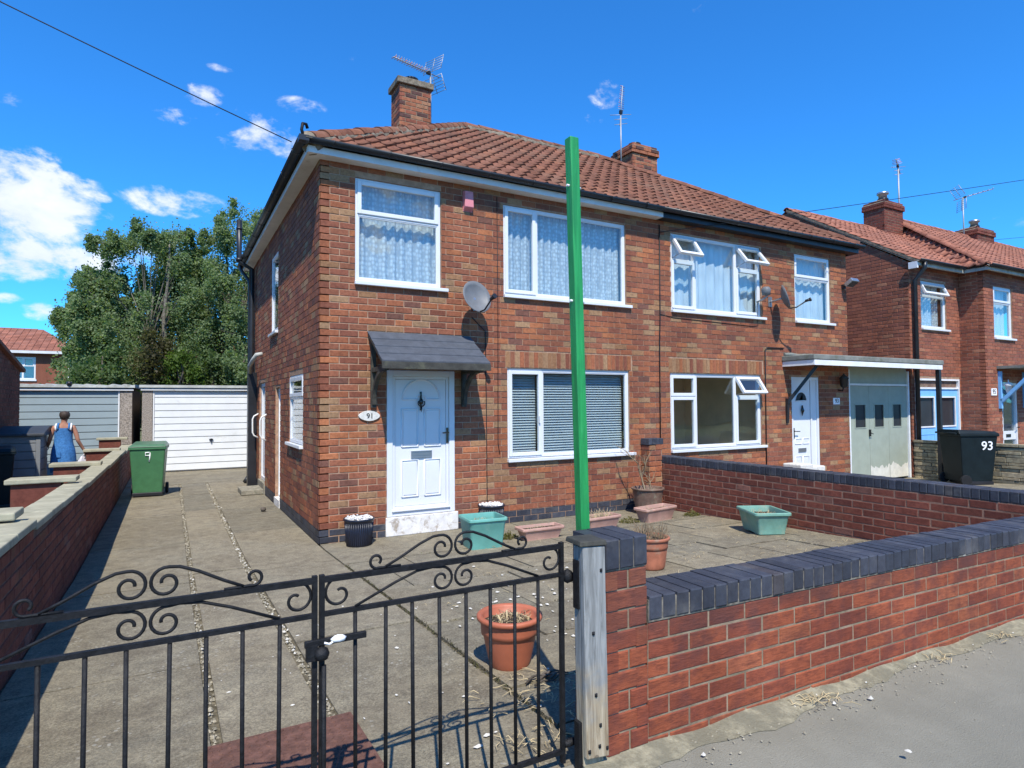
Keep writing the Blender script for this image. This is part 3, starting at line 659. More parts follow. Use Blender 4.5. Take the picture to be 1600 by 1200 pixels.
hd = MB(); hd.box(FRONT, 1.622, 1.647, -.014, -.002, 1.13, 1.33); hd.tube([FRONT.pt(1.634, 0, 1.27), FRONT.pt(1.634, .04, 1.27), FRONT.pt(1.55, .045, 1.265)], .009, 6); hd.build('handle', 'bronze', fd)
sp_ = MB(); sp_.box(FRONT, .80, 1.775, -.10, .03, 0, .235); sp_.build('threshold', 'step_paint', fd, bevel=.01)
MB().box(FRONT, .82, 1.73, -.1, -.085, .24, 2.07).build('back_panel', 'interior_dark', fd)
# porch canopy of 91
pc = bpy.data.objects.new('porch_canopy', None); link(pc, house)
c0, c1, zt, zf, dp = .575, 1.96, 2.53, 2.135, .60
for k in range(4):
    a0, a1 = k/4, (k+1)/4+.03
    P = lambda u, t, h: FRONT.pt(u + RN.uniform(-.004, .004), dp*min(t, 1.02), zt + (zf-zt)*min(t, 1.02) + h)
    MB().hexa([P(c0, a0, 0), P(c1, a0, 0), P(c1, a1, .008), P(c0, a1, .008), P(c0, a0, .012), P(c1, a0, .012), P(c1, a1, .024), P(c0, a1, .024)]).build('felt_shingle', 'felt', pc)
bb = MB(); bb.hexa([FRONT.pt(c0, .0, zt-.03), FRONT.pt(c1, 0, zt-.03), FRONT.pt(c1, dp, zf-.03), FRONT.pt(c0, dp, zf-.03), FRONT.pt(c0, 0, zt-.003), FRONT.pt(c1, 0, zt-.003), FRONT.pt(c1, dp, zf-.003), FRONT.pt(c0, dp, zf-.003)]); bb.build('roof_board', 'dark_wood', pc)
MB().box(FRONT, c0-.005, c1+.005, dp-.002, dp+.02, zf-.085, zf-.002).build('fascia_board', 'dark_wood', pc, bevel=.004)
for xx in (.64, 1.86):
    b_ = MB(); b_.box(FRONT, xx-.03, xx+.03, 0, .05, 1.60, zt-.05); b_.box(FRONT, xx-.025, xx+.025, .05, dp-.03, zf-.10, zf-.045)
    b_.tube([FRONT.pt(xx, .05+.0*i, 0) if 0 else FRONT.pt(xx, .05 + .43*(1-math.cos(rad(9*i))), 1.64 + .41*math.sin(rad(9*i))) for i in range(11)], .024, 4, square=True)
    b_.build('bracket', 'dark_wood', pc)
# door of 93 with side panel
f2 = bpy.data.objects.new('front_door', None); link(f2, house)
MB().ring(FRONT, 8.512, 9.308, .1, 2.098, .05, -.07, -.005).build('frame', 'upvc', f2, bevel=.005)
MB().box(FRONT, 8.562, 9.06, -.055, -.022, .15, 2.05).build('leaf', 'upvc', f2); MB().box(FRONT, 9.07, 9.11, -.06, -.008, .15, 2.05).build('mullion', 'upvc', f2); MB().box(FRONT, 9.11, 9.26, -.055, -.03, .15, 2.05).build('side_panel', 'upvc', f2)
for x0, x1 in ((8.62, 8.79), (8.84, 9.01)):
    for z0, z1 in ((.25, .62), (.85, .95)): molding(f2, [(x0, z0), (x1, z0), (x1, z1), (x0, z1)], .009)
fan = MB(); fan.poly([FRONT.pt(x, -.018, z) for x, z in arc(8.81, 1.66, .15, 0, 180, 12)[::-1] + arc(8.81, 1.66, .05, 180, 0, 6)[::-1][::-1]]); fan.build('fanlight', 'shutter_dark', f2)
molding(f2, arc(8.81, 1.655, .165, 0, 180, 12), .009)
k2_ = MB(); k2_.tube([FRONT.pt(8.81, .0, 1.57), FRONT.pt(8.81, .012, 1.47), FRONT.pt(8.81, .0, 1.37)], [.012, .03, .004], 6); k2_.build('door_knocker', 'knob_black', f2)
MB().box(FRONT, 8.70, 8.92, -.022, -.008, .70, .77).build('letterbox', 'grey_metal', f2)
h2 = MB(); h2.box(FRONT, 8.566, 8.59, -.02, -.006, .95, 1.15); h2.tube([FRONT.pt(8.578, -.01, 1.09), FRONT.pt(8.578, .04, 1.09), FRONT.pt(8.68, .04, 1.085)], .009, 6); h2.build('handle', 'knob_black', f2)
MB().box(FRONT, 8.5, 9.32, -.1, .04, 0, .1).build('threshold', 'cement', f2); MB().box(FRONT, 8.512, 9.308, -.1, -.085, .1, 2.1).build('back_panel', 'interior_dark', f2)

# ---- roof
OV, ZE, RH = .2, 4.70, 7.10           # overhang, eave height, ridge height
RUN = HD/2 + OV; PIT = math.atan2(RH-ZE, RUN); SL = math.hypot(RUN, RH-ZE)
roof = bpy.data.objects.new('roof', None); link(roof, house)
XR0, XR1 = -OV+RUN, HW+OV-RUN
_tile = {}
def tile_mb(w_, L, dz=.016, lift=.032, n_=8, step=.012):
    mb = MB()
    prof = [(-.012, -.002), (w_*.2, -.006), (w_*.45, -.002), (w_*.66, .012), (w_*.80, .027), (w_*.91, .030), (w_*1.0, .020), (w_*1.04, .004), (w_*1.05, -.004)]; n_ = 8
    for x, z in prof: mb.v += [Vector((x, 0, z+lift-.022)), Vector((x, 0, z+lift)), Vector((x, L, z+.004))]
    for i in range(n_):
        mb.face((3*i+1, 3*i+4, 3*i+5, 3*i+2), 0, 0, True); mb.face((3*i, 3*i+3, 3*i+4, 3*i+1), 0, 0, False)
    return mb
def slope_tiles(part, O, U, Vv, width, length, clip0, clip1, mt, tw=.205, gauge=.295, limit=0, name='roof_tile', sag=.004):
    """lay pantiles on a slope; clip0/clip1(t) give the u limits at height t up the slope"""
    O, U, Vv = Vector(O), Vector(U).normalized(), Vector(Vv).normalized(); Nn = U.cross(Vv).normalized()
    if Nn.z < 0: Nn = -Nn
    L = gauge + .05; proto = tile_mb(tw, L); key = (tw, L, mt)
    if key not in _tile: _tile[key] = proto.mesh('roof_tile', mt, False)
    rows = int(length/gauge)+1; cand = []
    for j in range(rows):
        t = j*gauge - .02
        for i in range(-1, int(width/tw)+2):
            u = i*tw; lo, hi = clip0(t+gauge/2), clip1(t+gauge/2)
            if u+tw <= lo+.01 or u >= hi-.01 or t+.1 > length: continue
            P = O + U*(u+tw/2) + Vv*(t+gauge/2)
            cut = u < clip0(t+L)-.0 or u < clip0(t) or u+tw > clip1(t+L) or u+tw > clip1(t) or t+L > length+.03
            cand.append((px_area(P, U*tw, Vv*gauge) if (CAM-P).dot(Nn) > 0 else 0, u, t, cut, RN.random()))
    cand.sort(key=lambda q: -q[0]); rest = MB(); k = 0
    for ar, u, t, cut, r_ in cand:
        Lz = Nn*RN.uniform(-sag, sag); sk = RN.uniform(-.004, .004)
        B = O + U*u + Vv*t + Lz
        if not cut and k < limit and ar > 12:
            o = bpy.data.objects.new(name, _tile[key]); link(o, part); k += 1
            A = (U + Vv*sk).normalized(); C2 = (Vv - U*sk).normalized()
            o.matrix_basis = Matrix(((A.x, C2.x, Nn.x, B.x), (A.y, C2.y, Nn.y, B.y), (A.z, C2.z, Nn.z, B.z), (0, 0, 0, 1))); o.color = (r_, 0, 0, 1)
        else:
            n0 = len(rest.v)
            for v in proto.v:
                uu, tt = v.x+u, v.y+t
                tt = min(tt, length+.01); uu = min(max(uu, clip0(tt)), clip1(tt))
                rest.v.append(O + U*uu + Vv*(tt) + Nn*v.z + Lz)
            for f_, sm_ in zip(proto.f, proto.sm): rest.face(tuple(n0+q for q in f_), r_, 0, sm_)
    if rest.f: rest.build('roof_tiling', mt, part, 'stuff', fix=False)
cosP, sinP = math.cos(PIT), math.sin(PIT)
HLF = lambda t: t*cosP                 # plan inset at slope height t (45 degree hips)
Wd = HW+2*OV
slope_tiles(roof, (-OV, -OV, ZE), (1, 0, 0), (0, cosP, sinP), Wd, SL, lambda t: HLF(t), lambda t: Wd-HLF(t), 'roof_tile', limit=300)
Dd = HD+2*OV
slope_tiles(roof, (-OV, HD+OV, ZE), (0, -1, 0), (cosP, 0, sinP), Dd, SL, lambda t: HLF(t), lambda t: Dd-HLF(t), 'roof_tile')
slope_tiles(roof, (HW+OV, -OV, ZE), (0, 1, 0), (-cosP, 0, sinP), Dd, SL, lambda t: HLF(t), lambda t: Dd-HLF(t), 'roof_tile')
deck = MB(); e = [(-OV, -OV, ZE-.03), (HW+OV, -OV, ZE-.03), (HW+OV, HD+OV, ZE-.03), (-OV, HD+OV, ZE-.03)]; r0, r1 = (XR0, HD/2, RH-.03), (XR1, HD/2, RH-.03)
deck.poly([e[0], e[1], r1, r0]); deck.poly([e[2], e[3], r0, r1]); deck.poly([e[3], e[0], r0]); deck.poly([e[1], e[2], r1]); deck.build('roof_deck', 'dark_wood', roof, fix=False)
bk_ = MB(); bk_.poly([(e[2][0], e[2][1], ZE), (e[3][0], e[3][1], ZE), (XR0, HD/2, RH), (XR1, HD/2, RH)], .4); bk_.build('rear_slope', 'roof_tile', roof, fix=False)
_rt = {}
def ridge_line(part, A, B, mt, r_=.115, L=.32, mort='lichen_roof', bed=True, lift=.03):
    A, B = Vector(A), Vector(B); D = (B-A); ln = D.length; D.normalize(); side = D.cross(Vector((0, 0, 1))).normalized(); up = side.cross(D)
    key = (r_, L, mt)
    if key not in _rt:
        mb = MB(); n_ = 8
        for y_, rr in ((0, r_*1.05), (L, r_*.96)):
            for k in range(n_+1):
                a_ = math.pi*(k/n_)*.84 + math.pi*.08; mb.v.append(Vector((math.cos(a_)*rr, y_, math.sin(a_)*rr)))
            for k in range(n_+1):
                a_ = math.pi*(k/n_)*.84 + math.pi*.08; mb.v.append(Vector((math.cos(a_)*(rr-.016), y_, math.sin(a_)*(rr-.016))))
        m_ = n_+1
        for k in range(n_): mb.face((k, k+1, 2*m_+k+1, 2*m_+k), 0, 0, True); mb.face((k, m_+k, m_+k+1, k+1))
        _rt[key] = mb.mesh('ridge_tile', mt, False)
    n_ = max(1, int(round(ln/(L-.02))))
    for i in range(n_):
        o = bpy.data.objects.new('ridge_tile', _rt[key]); link(o, part); o.color = (RN.random()*.9, 0, 0, 1)
        P = A + D*(i*ln/n_) + up*(lift - .06 + RN.uniform(-.006, .008)); a_ = (side + up*RN.uniform(-.05, .05)).normalized()
        d2 = (D + up*RN.uniform(-.012, .02)).normalized(); u2 = a_.cross(d2); s_ = ln/n_/(L-.03)
        o.matrix_basis = Matrix(((a_.x, d2.x*s_, u2.x, P.x), (a_.y, d2.y*s_, u2.y, P.y), (a_.z, d2.z*s_, u2.z, P.z), (0, 0, 0, 1)))
    if bed:
        b_ = MB(); pts = []
        nb = int(ln/.06)
        b_.tube([A + D*(ln*i/nb) + up*(-.092+lift) for i in range(nb+1)], [r_*1.14 + RN.uniform(-.012, .014) for i in range(nb+1)], 8); b_.build('mortar_bed', mort, part)
ridge_line(roof, (-OV+.04, -OV+.04, ZE+.03), (XR0, HD/2, RH+.02), 'roof_tile'); ridge_line(roof, (-OV+.04, HD+OV-.04, ZE+.03), (XR0, HD/2, RH+.02), 'roof_tile')
ridge_line(roof, (XR0, HD/2, RH+.02), (XR1, HD/2, RH+.02), 'roof_tile'); ridge_line(roof, (HW+OV-.04, -OV+.04, ZE+.03), (XR1, HD/2, RH+.02), 'roof_tile', bed=False)
hi_ = MB(); hi_.tube([(-OV-.02, -OV-.02, ZE-.02), (-OV-.06, -OV-.06, ZE+.08), (-OV-.045, -OV-.045, ZE+.16), (-OV-.0, -OV-.0, ZE+.18), (-OV+.02, -OV+.02, ZE+.14)], .018, 6); hi_.build('hip_iron', 'black_iron', roof)
lc = MB(); lc.lathe((-OV+.02, -OV+.02, ZE-.01), [(.0, .11), (.07, .09), (.11, .03), (.12, 0)][::-1], 10); lc.build('hip_mortar', 'lichen_roof', roof)
# fascia, soffit, gutters
MB().box(WORLD, -.17, 5.27, -.175, -.15, 4.575, 4.655).build('fascia', 'fascia_white', house); MB().box(WORLD, 5.275, HW+.17, -.175, -.15, 4.575, 4.655).build('fascia', 'fascia_black', house)
MB().box(WORLD, -.175, -.15, -.15, HD+.17, 4.575, 4.655).build('fascia', 'fascia_white', house)
MB().box(WORLD, -.15, 5.27, -.15, -.002, 4.577, 4.597).build('soffit', 'fascia_white', house); MB().box(WORLD, 5.275, HW+.15, -.15, -.002, 4.577, 4.597).build('soffit', 'fascia_black', house); MB().box(WORLD, -.15, -.002, -.002, HD+.17, 4.577, 4.597).build('soffit', 'fascia_white', house)
MB().box(WORLD, HW+.15, HW+.175, -.15, HD+.17, 4.575, 4.655).build('fascia', 'fascia_black', house)
def gutter(parent, A, B, r_=.057, mt='black_plastic', clips=8):
    A, B = Vector(A), Vector(B); D = (B-A).normalized(); sd_ = Vector((0, 0, 1)).cross(D)
    mb = MB(); n_ = 8
    for P in (A, B):
        for rr in (r_, r_-.006):
            for k in range(n_+1): a_ = math.pi + math.pi*k/n_; mb.v.append(P + sd_*math.cos(a_)*rr + Vector((0, 0, math.sin(a_)*rr)))
    m_ = n_+1
    for k in range(n_): mb.face((k, k+1, 2*m_+k+1, 2*m_+k), 0, 0, True); mb.face((m_+k, 3*m_+k, 3*m_+k+1, m_+k+1), 0, 0, True); mb.face((k, m_+k, m_+k+1, k+1)); mb.face((2*m_+k, 2*m_+k+1, 3*m_+k+1, 3*m_+k))
    for k in (0, n_): mb.face((k, 2*m_+k, 3*m_+k, m_+k))
    g_ = mb.build('gutter', mt, parent, fix=False)
    for i in range(clips):
        P = A.lerp(B, (i+.5)/clips); c_ = MB()
        c_.tube([P + sd_*math.cos(math.pi+math.pi*k/6)*(r_+.004) + Vector((0, 0, math.sin(math.pi+math.pi*k/6)*(r_+.004)+.002)) for k in range(7)], .007, 4); c_.build('gutter_clip', mt, g_)
gutter(house, (-.24, -.235, 4.715), (5.2, -.235, 4.705)); gutter(house, (5.2, -.235, 4.705), (HW+.22, -.235, 4.715)); gutter(house, (-.235, -.24, 4.715), (-.235, HD+.2, 4.69), clips=9)
ga = MB(); ga.box(WORLD, -.29, -.18, -.29, -.18, 4.655, 4.72); ga.build('gutter_angle', 'black_plastic', house)
dpn = MB(); dpn.tube([(-.235, 6.9, 4.65), (-.235, 6.9, 4.55), (-.09, 6.72, 4.3), (-.075, 6.7, 4.2), (-.075, 6.7, .1)], .038, 8); dpn.tube([(-.075, 6.7, .14), (-.16, 6.65, .02)], .04, 8); dpn.build('downpipe', 'black_plastic', house)
s_ = MB(); s_.tube([(-.085, 6.25, 0), (-.085, 6.25, 2.7), (-.085, 6.25, 4.45), (-.33, 6.25, 4.6), (-.33, 6.25, 5.45)], .055, 10); s_.tube([(-.33, 6.25, 4.6), (-.33, 6.25, 4.66)], .066, 10); s_.tube([(-.33, 6.25, 5.25), (-.33, 6.25, 5.30)], .062, 10)
s_.build('soil_pipe', 'black_plastic', house)
s_ = MB(); s_.box(WORLD, -.17, -.01, 5.95, 6.15, 0, 2.3); s_.build('pipe_boxing', 'fascia_black', house)
s_ = MB(); s_.tube([(-.005, 5.15, 2.62), (-.11, 5.15, 2.60), (-.16, 5.3, 2.5), (-.16, 5.8, 2.42), (-.12, 6.1, 2.2)], .04, 8); s_.build('waste_pipe', 'asbestos', house)
# chimneys
def chimney(parent, x, y, z0, z1, wx, wy, mt='chimney_brick', cap='concrete', pot=True, roofmt='lichen_roof', corbel=False):
    ch = bpy.data.objects.new('chimney', None); link(ch, parent)
    MB().box(WORLD, x-wx/2+.006, x+wx/2-.006, y-wy/2+.006, y+wy/2-.006, z0, z1-.02).build('core', 'mortar_grey', ch)
    B_ = Bricks(); zz0 = z1 - math.ceil((z1-z0)/.08)*.08
    hx, hy = wx/2, wy/2
    for F, w_, o_ in ((Fr((x-hx, y-hy, 0), (1, 0, 0), (0, -1, 0)), wx, 0), (Fr((x-hx, y+hy, 0), (0, -1, 0), (-1, 0, 0)), wy, 1), (Fr((x+hx, y-hy, 0), (0, 1, 0), (1, 0, 0)), wy, 1), (Fr((x+hx, y+hy, 0), (-1, 0, 0), (0, 1, 0)), wx, 0)):
        B_.face(ch, F, 0, w_, zz0, z1, D=.05, m_=mt, pitch=.228, course=.08, off=o_, proud=.0)
    B_.emit(90)
    if corbel:
        B2 = Bricks()
        hx, hy = hx+.035, hy+.035
        for F, w_, o_ in ((Fr((x-hx, y-hy, 0), (1, 0, 0), (0, -1, 0)), 2*hx, 0), (Fr((x-hx, y+hy, 0), (0, -1, 0), (-1, 0, 0)), 2*hy, 1), (Fr((x+hx, y-hy, 0), (0, 1, 0), (1, 0, 0)), 2*hy, 1)):
            B2.face(ch, F, 0, 2*hx if w_ == 2*hx else w_, z1-.24, z1-.08, D=.09, m_=mt, pitch=.228, course=.08, off=o_)
        B2.emit(40)
        c_ = MB(); c_.hexa([(x-hx, y-hy, z1-.08), (x+hx, y-hy, z1-.08), (x+hx, y+hy, z1-.08), (x-hx, y+hy, z1-.08), (x-hx+.16, y-hy+.16, z1+.05), (x+hx-.16, y-hy+.16, z1+.05), (x+hx-.16, y+hy-.16, z1+.05), (x-hx+.16, y+hy-.16, z1+.05)]); c_.build('flaunching', 'lichen_roof', ch)
    else:
        c_ = MB(); c_.box(WORLD, x-hx-.05, x+hx+.05, y-hy-.05, y+hy+.05, z1, z1+.12); c_.hexa([(x-hx, y-hy, z1+.121), (x+hx, y-hy, z1+.121), (x+hx, y+hy, z1+.121), (x-hx, y+hy, z1+.121), (x-.16, y-.16, z1+.17), (x+.16, y-.16, z1+.17), (x+.16, y+.16, z1+.17), (x-.16, y+.16, z1+.17)]); c_.build('coping_slab', cap, ch, bevel=.012)
    if pot:
        zt_ = z1 + (.0 if corbel else .10)
        MB().lathe((x, y, zt_), [(.13, 0), (.125, .1), (.15, .11), (.15, .15), (.10, .17), (.0, .18)], 14).build('chimney_pot', 'fascia_black', ch)
    return ch
chimney(house, 2.52, 3.85, 6.0, 7.73, .63, .5, pot=True, cap='lichen_roof')
chimney(house, 8.05, 3.75, 6.2, 7.62, .74, .72, corbel=True)
# ------------------------------------------------------------------ fittings on the pair of houses
def yagi(name, label, P, mast, boom, el, scale=1., grid=True, vertical=False, bracket=None, nel=14):
    """mast with a many-element aerial; boom = horizontal direction of the boom"""
    t = thing(name, label, 'aerial', P); P = Vector(P); T = P + Vector((0, 0, mast)); B = Vector(boom).normalized(); Sx = B.cross(Vector((0, 0, 1))).normalized(); Up = Sx.cross(B)
    if Up.z < 0: Up = -Up
    if vertical: Sx, Up = Up, Sx
    MB().tube([P, T], .017*scale, 8).build('mast', 'alu', t)
    bo = MB().tube([T - B*.25*scale, T + B*el*scale], .011*scale, 6).build('boom', 'alu', t)
    for i in range(nel):
        Q = T + B*(.12 + (el-.14)*i/(nel-1))*scale; h = (.10 - .03*i/nel)*scale
        MB().tube([Q - Sx*h, Q, Q + Sx*h], .006*scale, 4).build('element', 'copper' if not vertical and i % 2 else 'alu', t)
        if grid: MB().tube([Q - Sx*h + Up*.03, Q, Q + Sx*h + Up*.03], .004*scale, 4).build('element', 'alu', t)
    if grid:
        for sg in (1, -1):
            r_ = MB(); A = T - B*.05
            for k in range(6):
                Q = A - B*(.02*k) + Up*sg*(.06+.055*k)*scale; r_.tube([Q - Sx*.24*scale, Q + Sx*.24*scale], .005*scale, 4)
            for s_ in (-.24, 0, .24): r_.tube([A + Sx*s_*scale + Up*sg*.05*scale, A - B*.11 + Sx*s_*scale + Up*sg*.35*scale], .007*scale, 4)
            r_.build('reflector', 'alu', t)
    if not grid:
        for k, zz in ((.26, 0.), (.16, -.1), (.16, -.22)): MB().tube([T + Vector((-k*.95, k*.3, zz-.03)), T + Vector((k*.95, -k*.3, zz+.03))], .007*scale, 4).build('element', 'alu', t)
    MB().box(Fr(T, B, Sx, Up), .02, .10, -.03, .03, -.03, .03).build('junction_box', 'fascia_black', t)
    if bracket: MB().tube([P + Vector((0, 0, .25)), Vector(bracket)], .013, 4).build('bracket', 'grey_metal', t)
    return t
yagi('roof_aerial', 'long slanting television aerial with grid reflector on the chimney of the left-hand house', (2.93, 3.85, 6.85), 1.36, (-.9, -.4, -.10), .98, 1.0, True, False, (2.83, 3.85, 7.1))
yagi('roof_aerial', 'upright comb-like aerial on a thin mast beside the second chimney', (7.52, 3.6, 6.95), 1.35, (.02, -.10, 1), .66, 1.0, False, False, (7.69, 3.7, 7.15), 12)
def dish(name, label, C_, aim, r_, wall, mt='dish_grey', ry=1.08):
    t = thing(name, label, 'satellite dish', C_); A = Vector(aim).normalized(); X = A.cross(Vector((0, 0, 1))).normalized(); Y = X.cross(A); C_ = Vector(C_)
    mb = MB(); n_ = 28; mb.v.append(C_ - A*.07)
    for k in range(1, 6):
        q = k/5
        for i in range(n_): a_ = 2*math.pi*i/n_; mb.v.append(C_ + X*math.cos(a_)*r_*q + Y*math.sin(a_)*r_*ry*q - A*.07*(1-q*q))
    for i in range(n_): mb.face((0, 1+i, 1+(i+1) % n_), 0, 0, True)
    for k in range(4):
        for i in range(n_): a0 = 1+k*n_+i; a1 = 1+k*n_+(i+1) % n_; mb.face((a0, a0+n_, a1+n_, a1), 0, 0, True)
    o = mb.build('reflector', mt, t); md = o.modifiers.new('thick', 'SOLIDIFY'); md.thickness = .008
    L = C_ + A*.30 - Y*.34*r_/.24*.6
    MB().tube([C_ - Y*r_*ry*.95, C_ - Y*r_*ry*1.05 + A*.1, L], .011, 6).build('feed_arm', 'fascia_black', t)
    MB().tube([L - A*.03, L + A*.06], [.022, .028], 8).tube([L + A*.04 + X*.0, L + A*.07], .034, 8).build('feed_head', 'fascia_black', t)
    MB().tube([C_ - A*.06, C_ - A*.10, Vector(wall) + Vector((0, -.06, 0)), Vector(wall)], .018, 8).box(Fr(Vector(wall), (1, 0, 0), (0, -1, 0)), -.05, .05, 0, .012, -.09, .09).build('wall_mount', 'grey_metal', t)
    return t
dish('satellite_dish', 'grey satellite dish facing the street above the porch canopy of the left-hand house', (1.93, -.30, 3.03), (.12, -.93, .33), .212, (2.06, -.008, 2.98))
dish('satellite_dish', 'dark satellite dish seen edge-on, between the two upper windows of the right-hand house', (8.02, -.30, 3.50), (.66, -.68, .28), .205, (7.95, -.008, 3.45), 'dish_grey')
t = thing('satellite_dish', 'small old dish mount left of the edge-on dish on the wall', 'dish mount', (7.62, 0, 3.55))
MB().tube([(7.62, 0, 3.42), (7.62, -.16, 3.46), (7.66, -.2, 3.52)], .016, 6).build('arm', 'grey_metal', t); MB().lathe((7.62, -.2, 3.50), [(.0, 0), (.07, .02), (.08, .12), (.05, .16), (0, .165)], 12).build('head', 'dish_grey', t)
t = thing('alarm_box', 'faded pink burglar alarm box high under the eaves between two upper windows', 'alarm box', (1.945, 0, 4.35))
MB().hexa([(1.865, -.012, 4.22), (2.005, -.012, 4.22), (2.005, -.006, 4.22), (1.865, -.006, 4.22), (1.865, -.012, 4.49), (2.005, -.012, 4.49), (2.005, -.006, 4.49), (1.865, -.006, 4.49)]).build('back_plate', 'alarm_pink', t)
MB().hexa([(1.87, -.075, 4.27), (2.0, -.075, 4.27), (2.0, -.012, 4.225), (1.87, -.012, 4.225), (1.875, -.065, 4.485), (1.995, -.065, 4.485), (2.0, -.012, 4.487), (1.87, -.012, 4.487)]).build('cover', 'alarm_pink', t, bevel=.008)
t = thing('house_number_plaque', 'pale oval number plaque on the brickwork left of the white front door', 'plaque', (.6, 0, 1.5))
mb = MB(); pts = []
for i in range(28):
    a_ = 2*math.pi*i/28; pts.append((.595 + .115*math.cos(a_)*(1+.12*math.cos(2*a_)), 1.50 + .062*math.sin(a_)))
n0 = len(pts); mb.v = [FRONT.pt(x, .028, z) for x, z in pts] + [FRONT.pt(.595+(x-.595)*1.05, .006, 1.5+(z-1.5)*1.05) for x, z in pts]
mb.face(tuple(range(n0)))
for i in range(n0): mb.face((i, (i+1) % n0, n0+(i+1) % n0, n0+i))
mb.build('oval_plate', 'plaque', t); text(t, '91', FRONT, .60, .029, 1.497, .09, 'black_print')
t = thing('house_number_plate', 'small white number plate beside the white door of the right-hand house', 'plaque', (9.83, 0, 1.64))
MB().box(FRONT, 9.73, 9.93, .006, .016, 1.58, 1.705).build('plate', 'white_print', t); text(t, '93', FRONT, 9.84, .017, 1.645, .115, 'black_print')
t = thing('coach_lamp', 'black lantern on the wall between the white door and the green garage doors', 'wall lamp', (9.9, 0, 1.9))
MB().tube([(9.9, -.01, 1.86), (9.9, -.10, 1.84), (9.9, -.12, 1.92)], .012, 6).build('arm', 'black_iron', t); MB().lathe((9.9, -.13, 1.90), [(.035, 0), (.065, .03), (.08, .17), (.095, .18), (.03, .25), (.01, .28), (0, .285)], 8).build('lantern', 'fascia_black', t)
t = thing('floodlight', 'grey security floodlight at the top right corner of the right-hand house', 'floodlight', (10.15, 0, 3.95))
MB().box(FRONT, 10.08, 10.16, .006, .05, 3.86, 3.95).build('bracket', 'fascia_black', t)
FL = Fr((10.16, -.16, 3.98), (1, 0, 0), (0, -.55, -.83), (0, -.83, .55)); MB().box(FL, -.11, .12, -.03, .05, -.09, .09).build('lamp_body', 'grey_metal', t, bevel=.01); MB().box(FL, -.09, .10, .05, .056, -.07, .07).build('lens', 'pane_dark' if 0 else 'shutter_dark', t)
def cable(label, pts, r_=.006, name='cable', mt='cable', cat='cable'):
    return tag(MB().tube(pts, r_, 5).build(name, mt), label, cat)
cable('black aerial cable running down the brickwork from the grey dish to the ground', [(1.99, -.012, 2.8), (2.19, -.013, 2.62), (2.2, -.013, 1.6), (2.205, -.013, .3), (2.2, -.013, .02)])
cable('black cable running down beside the middle windows of the left-hand house', [(2.38, -.012, 4.5), (2.385, -.013, 3.0), (2.375, -.013, 1.1), (2.40, -.013, .95)], .005)
cable('thick black cable on the line between the two houses', [(5.33, -.014, 4.5), (5.32, -.014, 3.0), (5.30, -.016, 2.6), (5.29, -.014, 1.05)], .010)
cable('thin cable below the upper window of the right-hand house', [(5.34, -.013, 3.06), (5.6, -.013, 3.02), (7.5, -.013, 2.98), (7.62, -.013, 3.0), (7.62, -.013, 3.4)], .005)
cable('grey conduit turning down beside the lower window of the right-hand house', [(8.3, -.02, 2.62), (7.84, -.02, 2.61), (7.79, -.02, 2.56), (7.77, -.02, .05)], .011)
def wire(label, A, B, sag, r_=.006):
    A, B = Vector(A), Vector(B); pts = [A.lerp(B, i/24) - Vector((0, 0, sag*4*(i/24)*(1-i/24))) for i in range(25)]
    return tag(MB().tube(pts, r_, 5).build('overhead_wire', 'cable'), label, 'overhead wire')
wire('overhead wire from the left edge of the sky to the left corner of the roof', (-.36, -.22, 4.63), (-5.56, -.6, 6.12), .03, .006)
wire('overhead wire at the far right above the second chimney of the neighbouring house', (22, 2.5, 6.9), (32, 1.5, 8.6), .05, .006)
wire('overhead wire rising from the wall above the open upper window across the right-hand sky', (5.32, -.02, 4.38), (16.2, -1.88, 6.72), .02, .006)

# ------------------------------------------------------------------ right-hand house: flat canopy and garage
cp = thing('flat_canopy', 'flat felted canopy with white edge over the door and green garage of the right-hand house', 'canopy', (8.27, 0, 2.3))
MB().box(FRONT, 8.25, 12.46, .0, .66, 2.375, 2.47).build('felt_roof', 'lead_felt', cp, bevel=.015)
MB().box(FRONT, 8.27, 12.42, .625, .65, 2.28, 2.37).build('fascia_board', 'white_paint', cp); MB().box(FRONT, 8.27, 8.295, .0, .622, 2.28, 2.37).build('fascia_board', 'white_paint', cp)
MB().box(FRONT, 8.30, 12.42, .0, .62, 2.34, 2.372).build('soffit', 'white_paint', cp)
fl_ = MB(); fl_.tube([FRONT.pt(8.3 + i*.2, .02, 2.50 + .012*math.sin(i*2.1)) for i in range(21)], .035, 6); fl_.build('flashing', 'lead_felt', cp)
MB().tube([FRONT.pt(8.36, .0, 1.25), FRONT.pt(8.36, .03, 1.7)], .03, 4, square=True).tube([FRONT.pt(8.36, .03, 1.62), FRONT.pt(8.62, .45, 2.28)], .028, 4, square=True).build('bracket', 'fascia_black', cp)
MB().tube([(12.35, -.60, .02), (12.35, -.60, 2.28)], .038, 4, square=True).build('post', 'fascia_black', cp)
gg = thing('garage', 'sage green garage with three-leaf doors and peeling paint beside the right-hand house', 'garage', (11.3, 0, 0))
MB().box(WORLD, 10.25, 12.44, .14, 5.8, 0, 2.38).build('body', 'interior_dark', gg)
fr = MB(); fr.box(FRONT, 10.25, 10.285, -.09, .005, .0, 2.27); fr.box(FRONT, 12.33, 12.375, -.09, .005, .0, 2.27); fr.box(FRONT, 10.285, 12.33, -.09, -.002, 1.955, 1.995); fr.build('frame', 'white_paint', gg)
MB().box(FRONT, 10.285, 12.33, -.06, -.03, 1.995, 2.36).build('header_panel', 'sage_paint', gg)
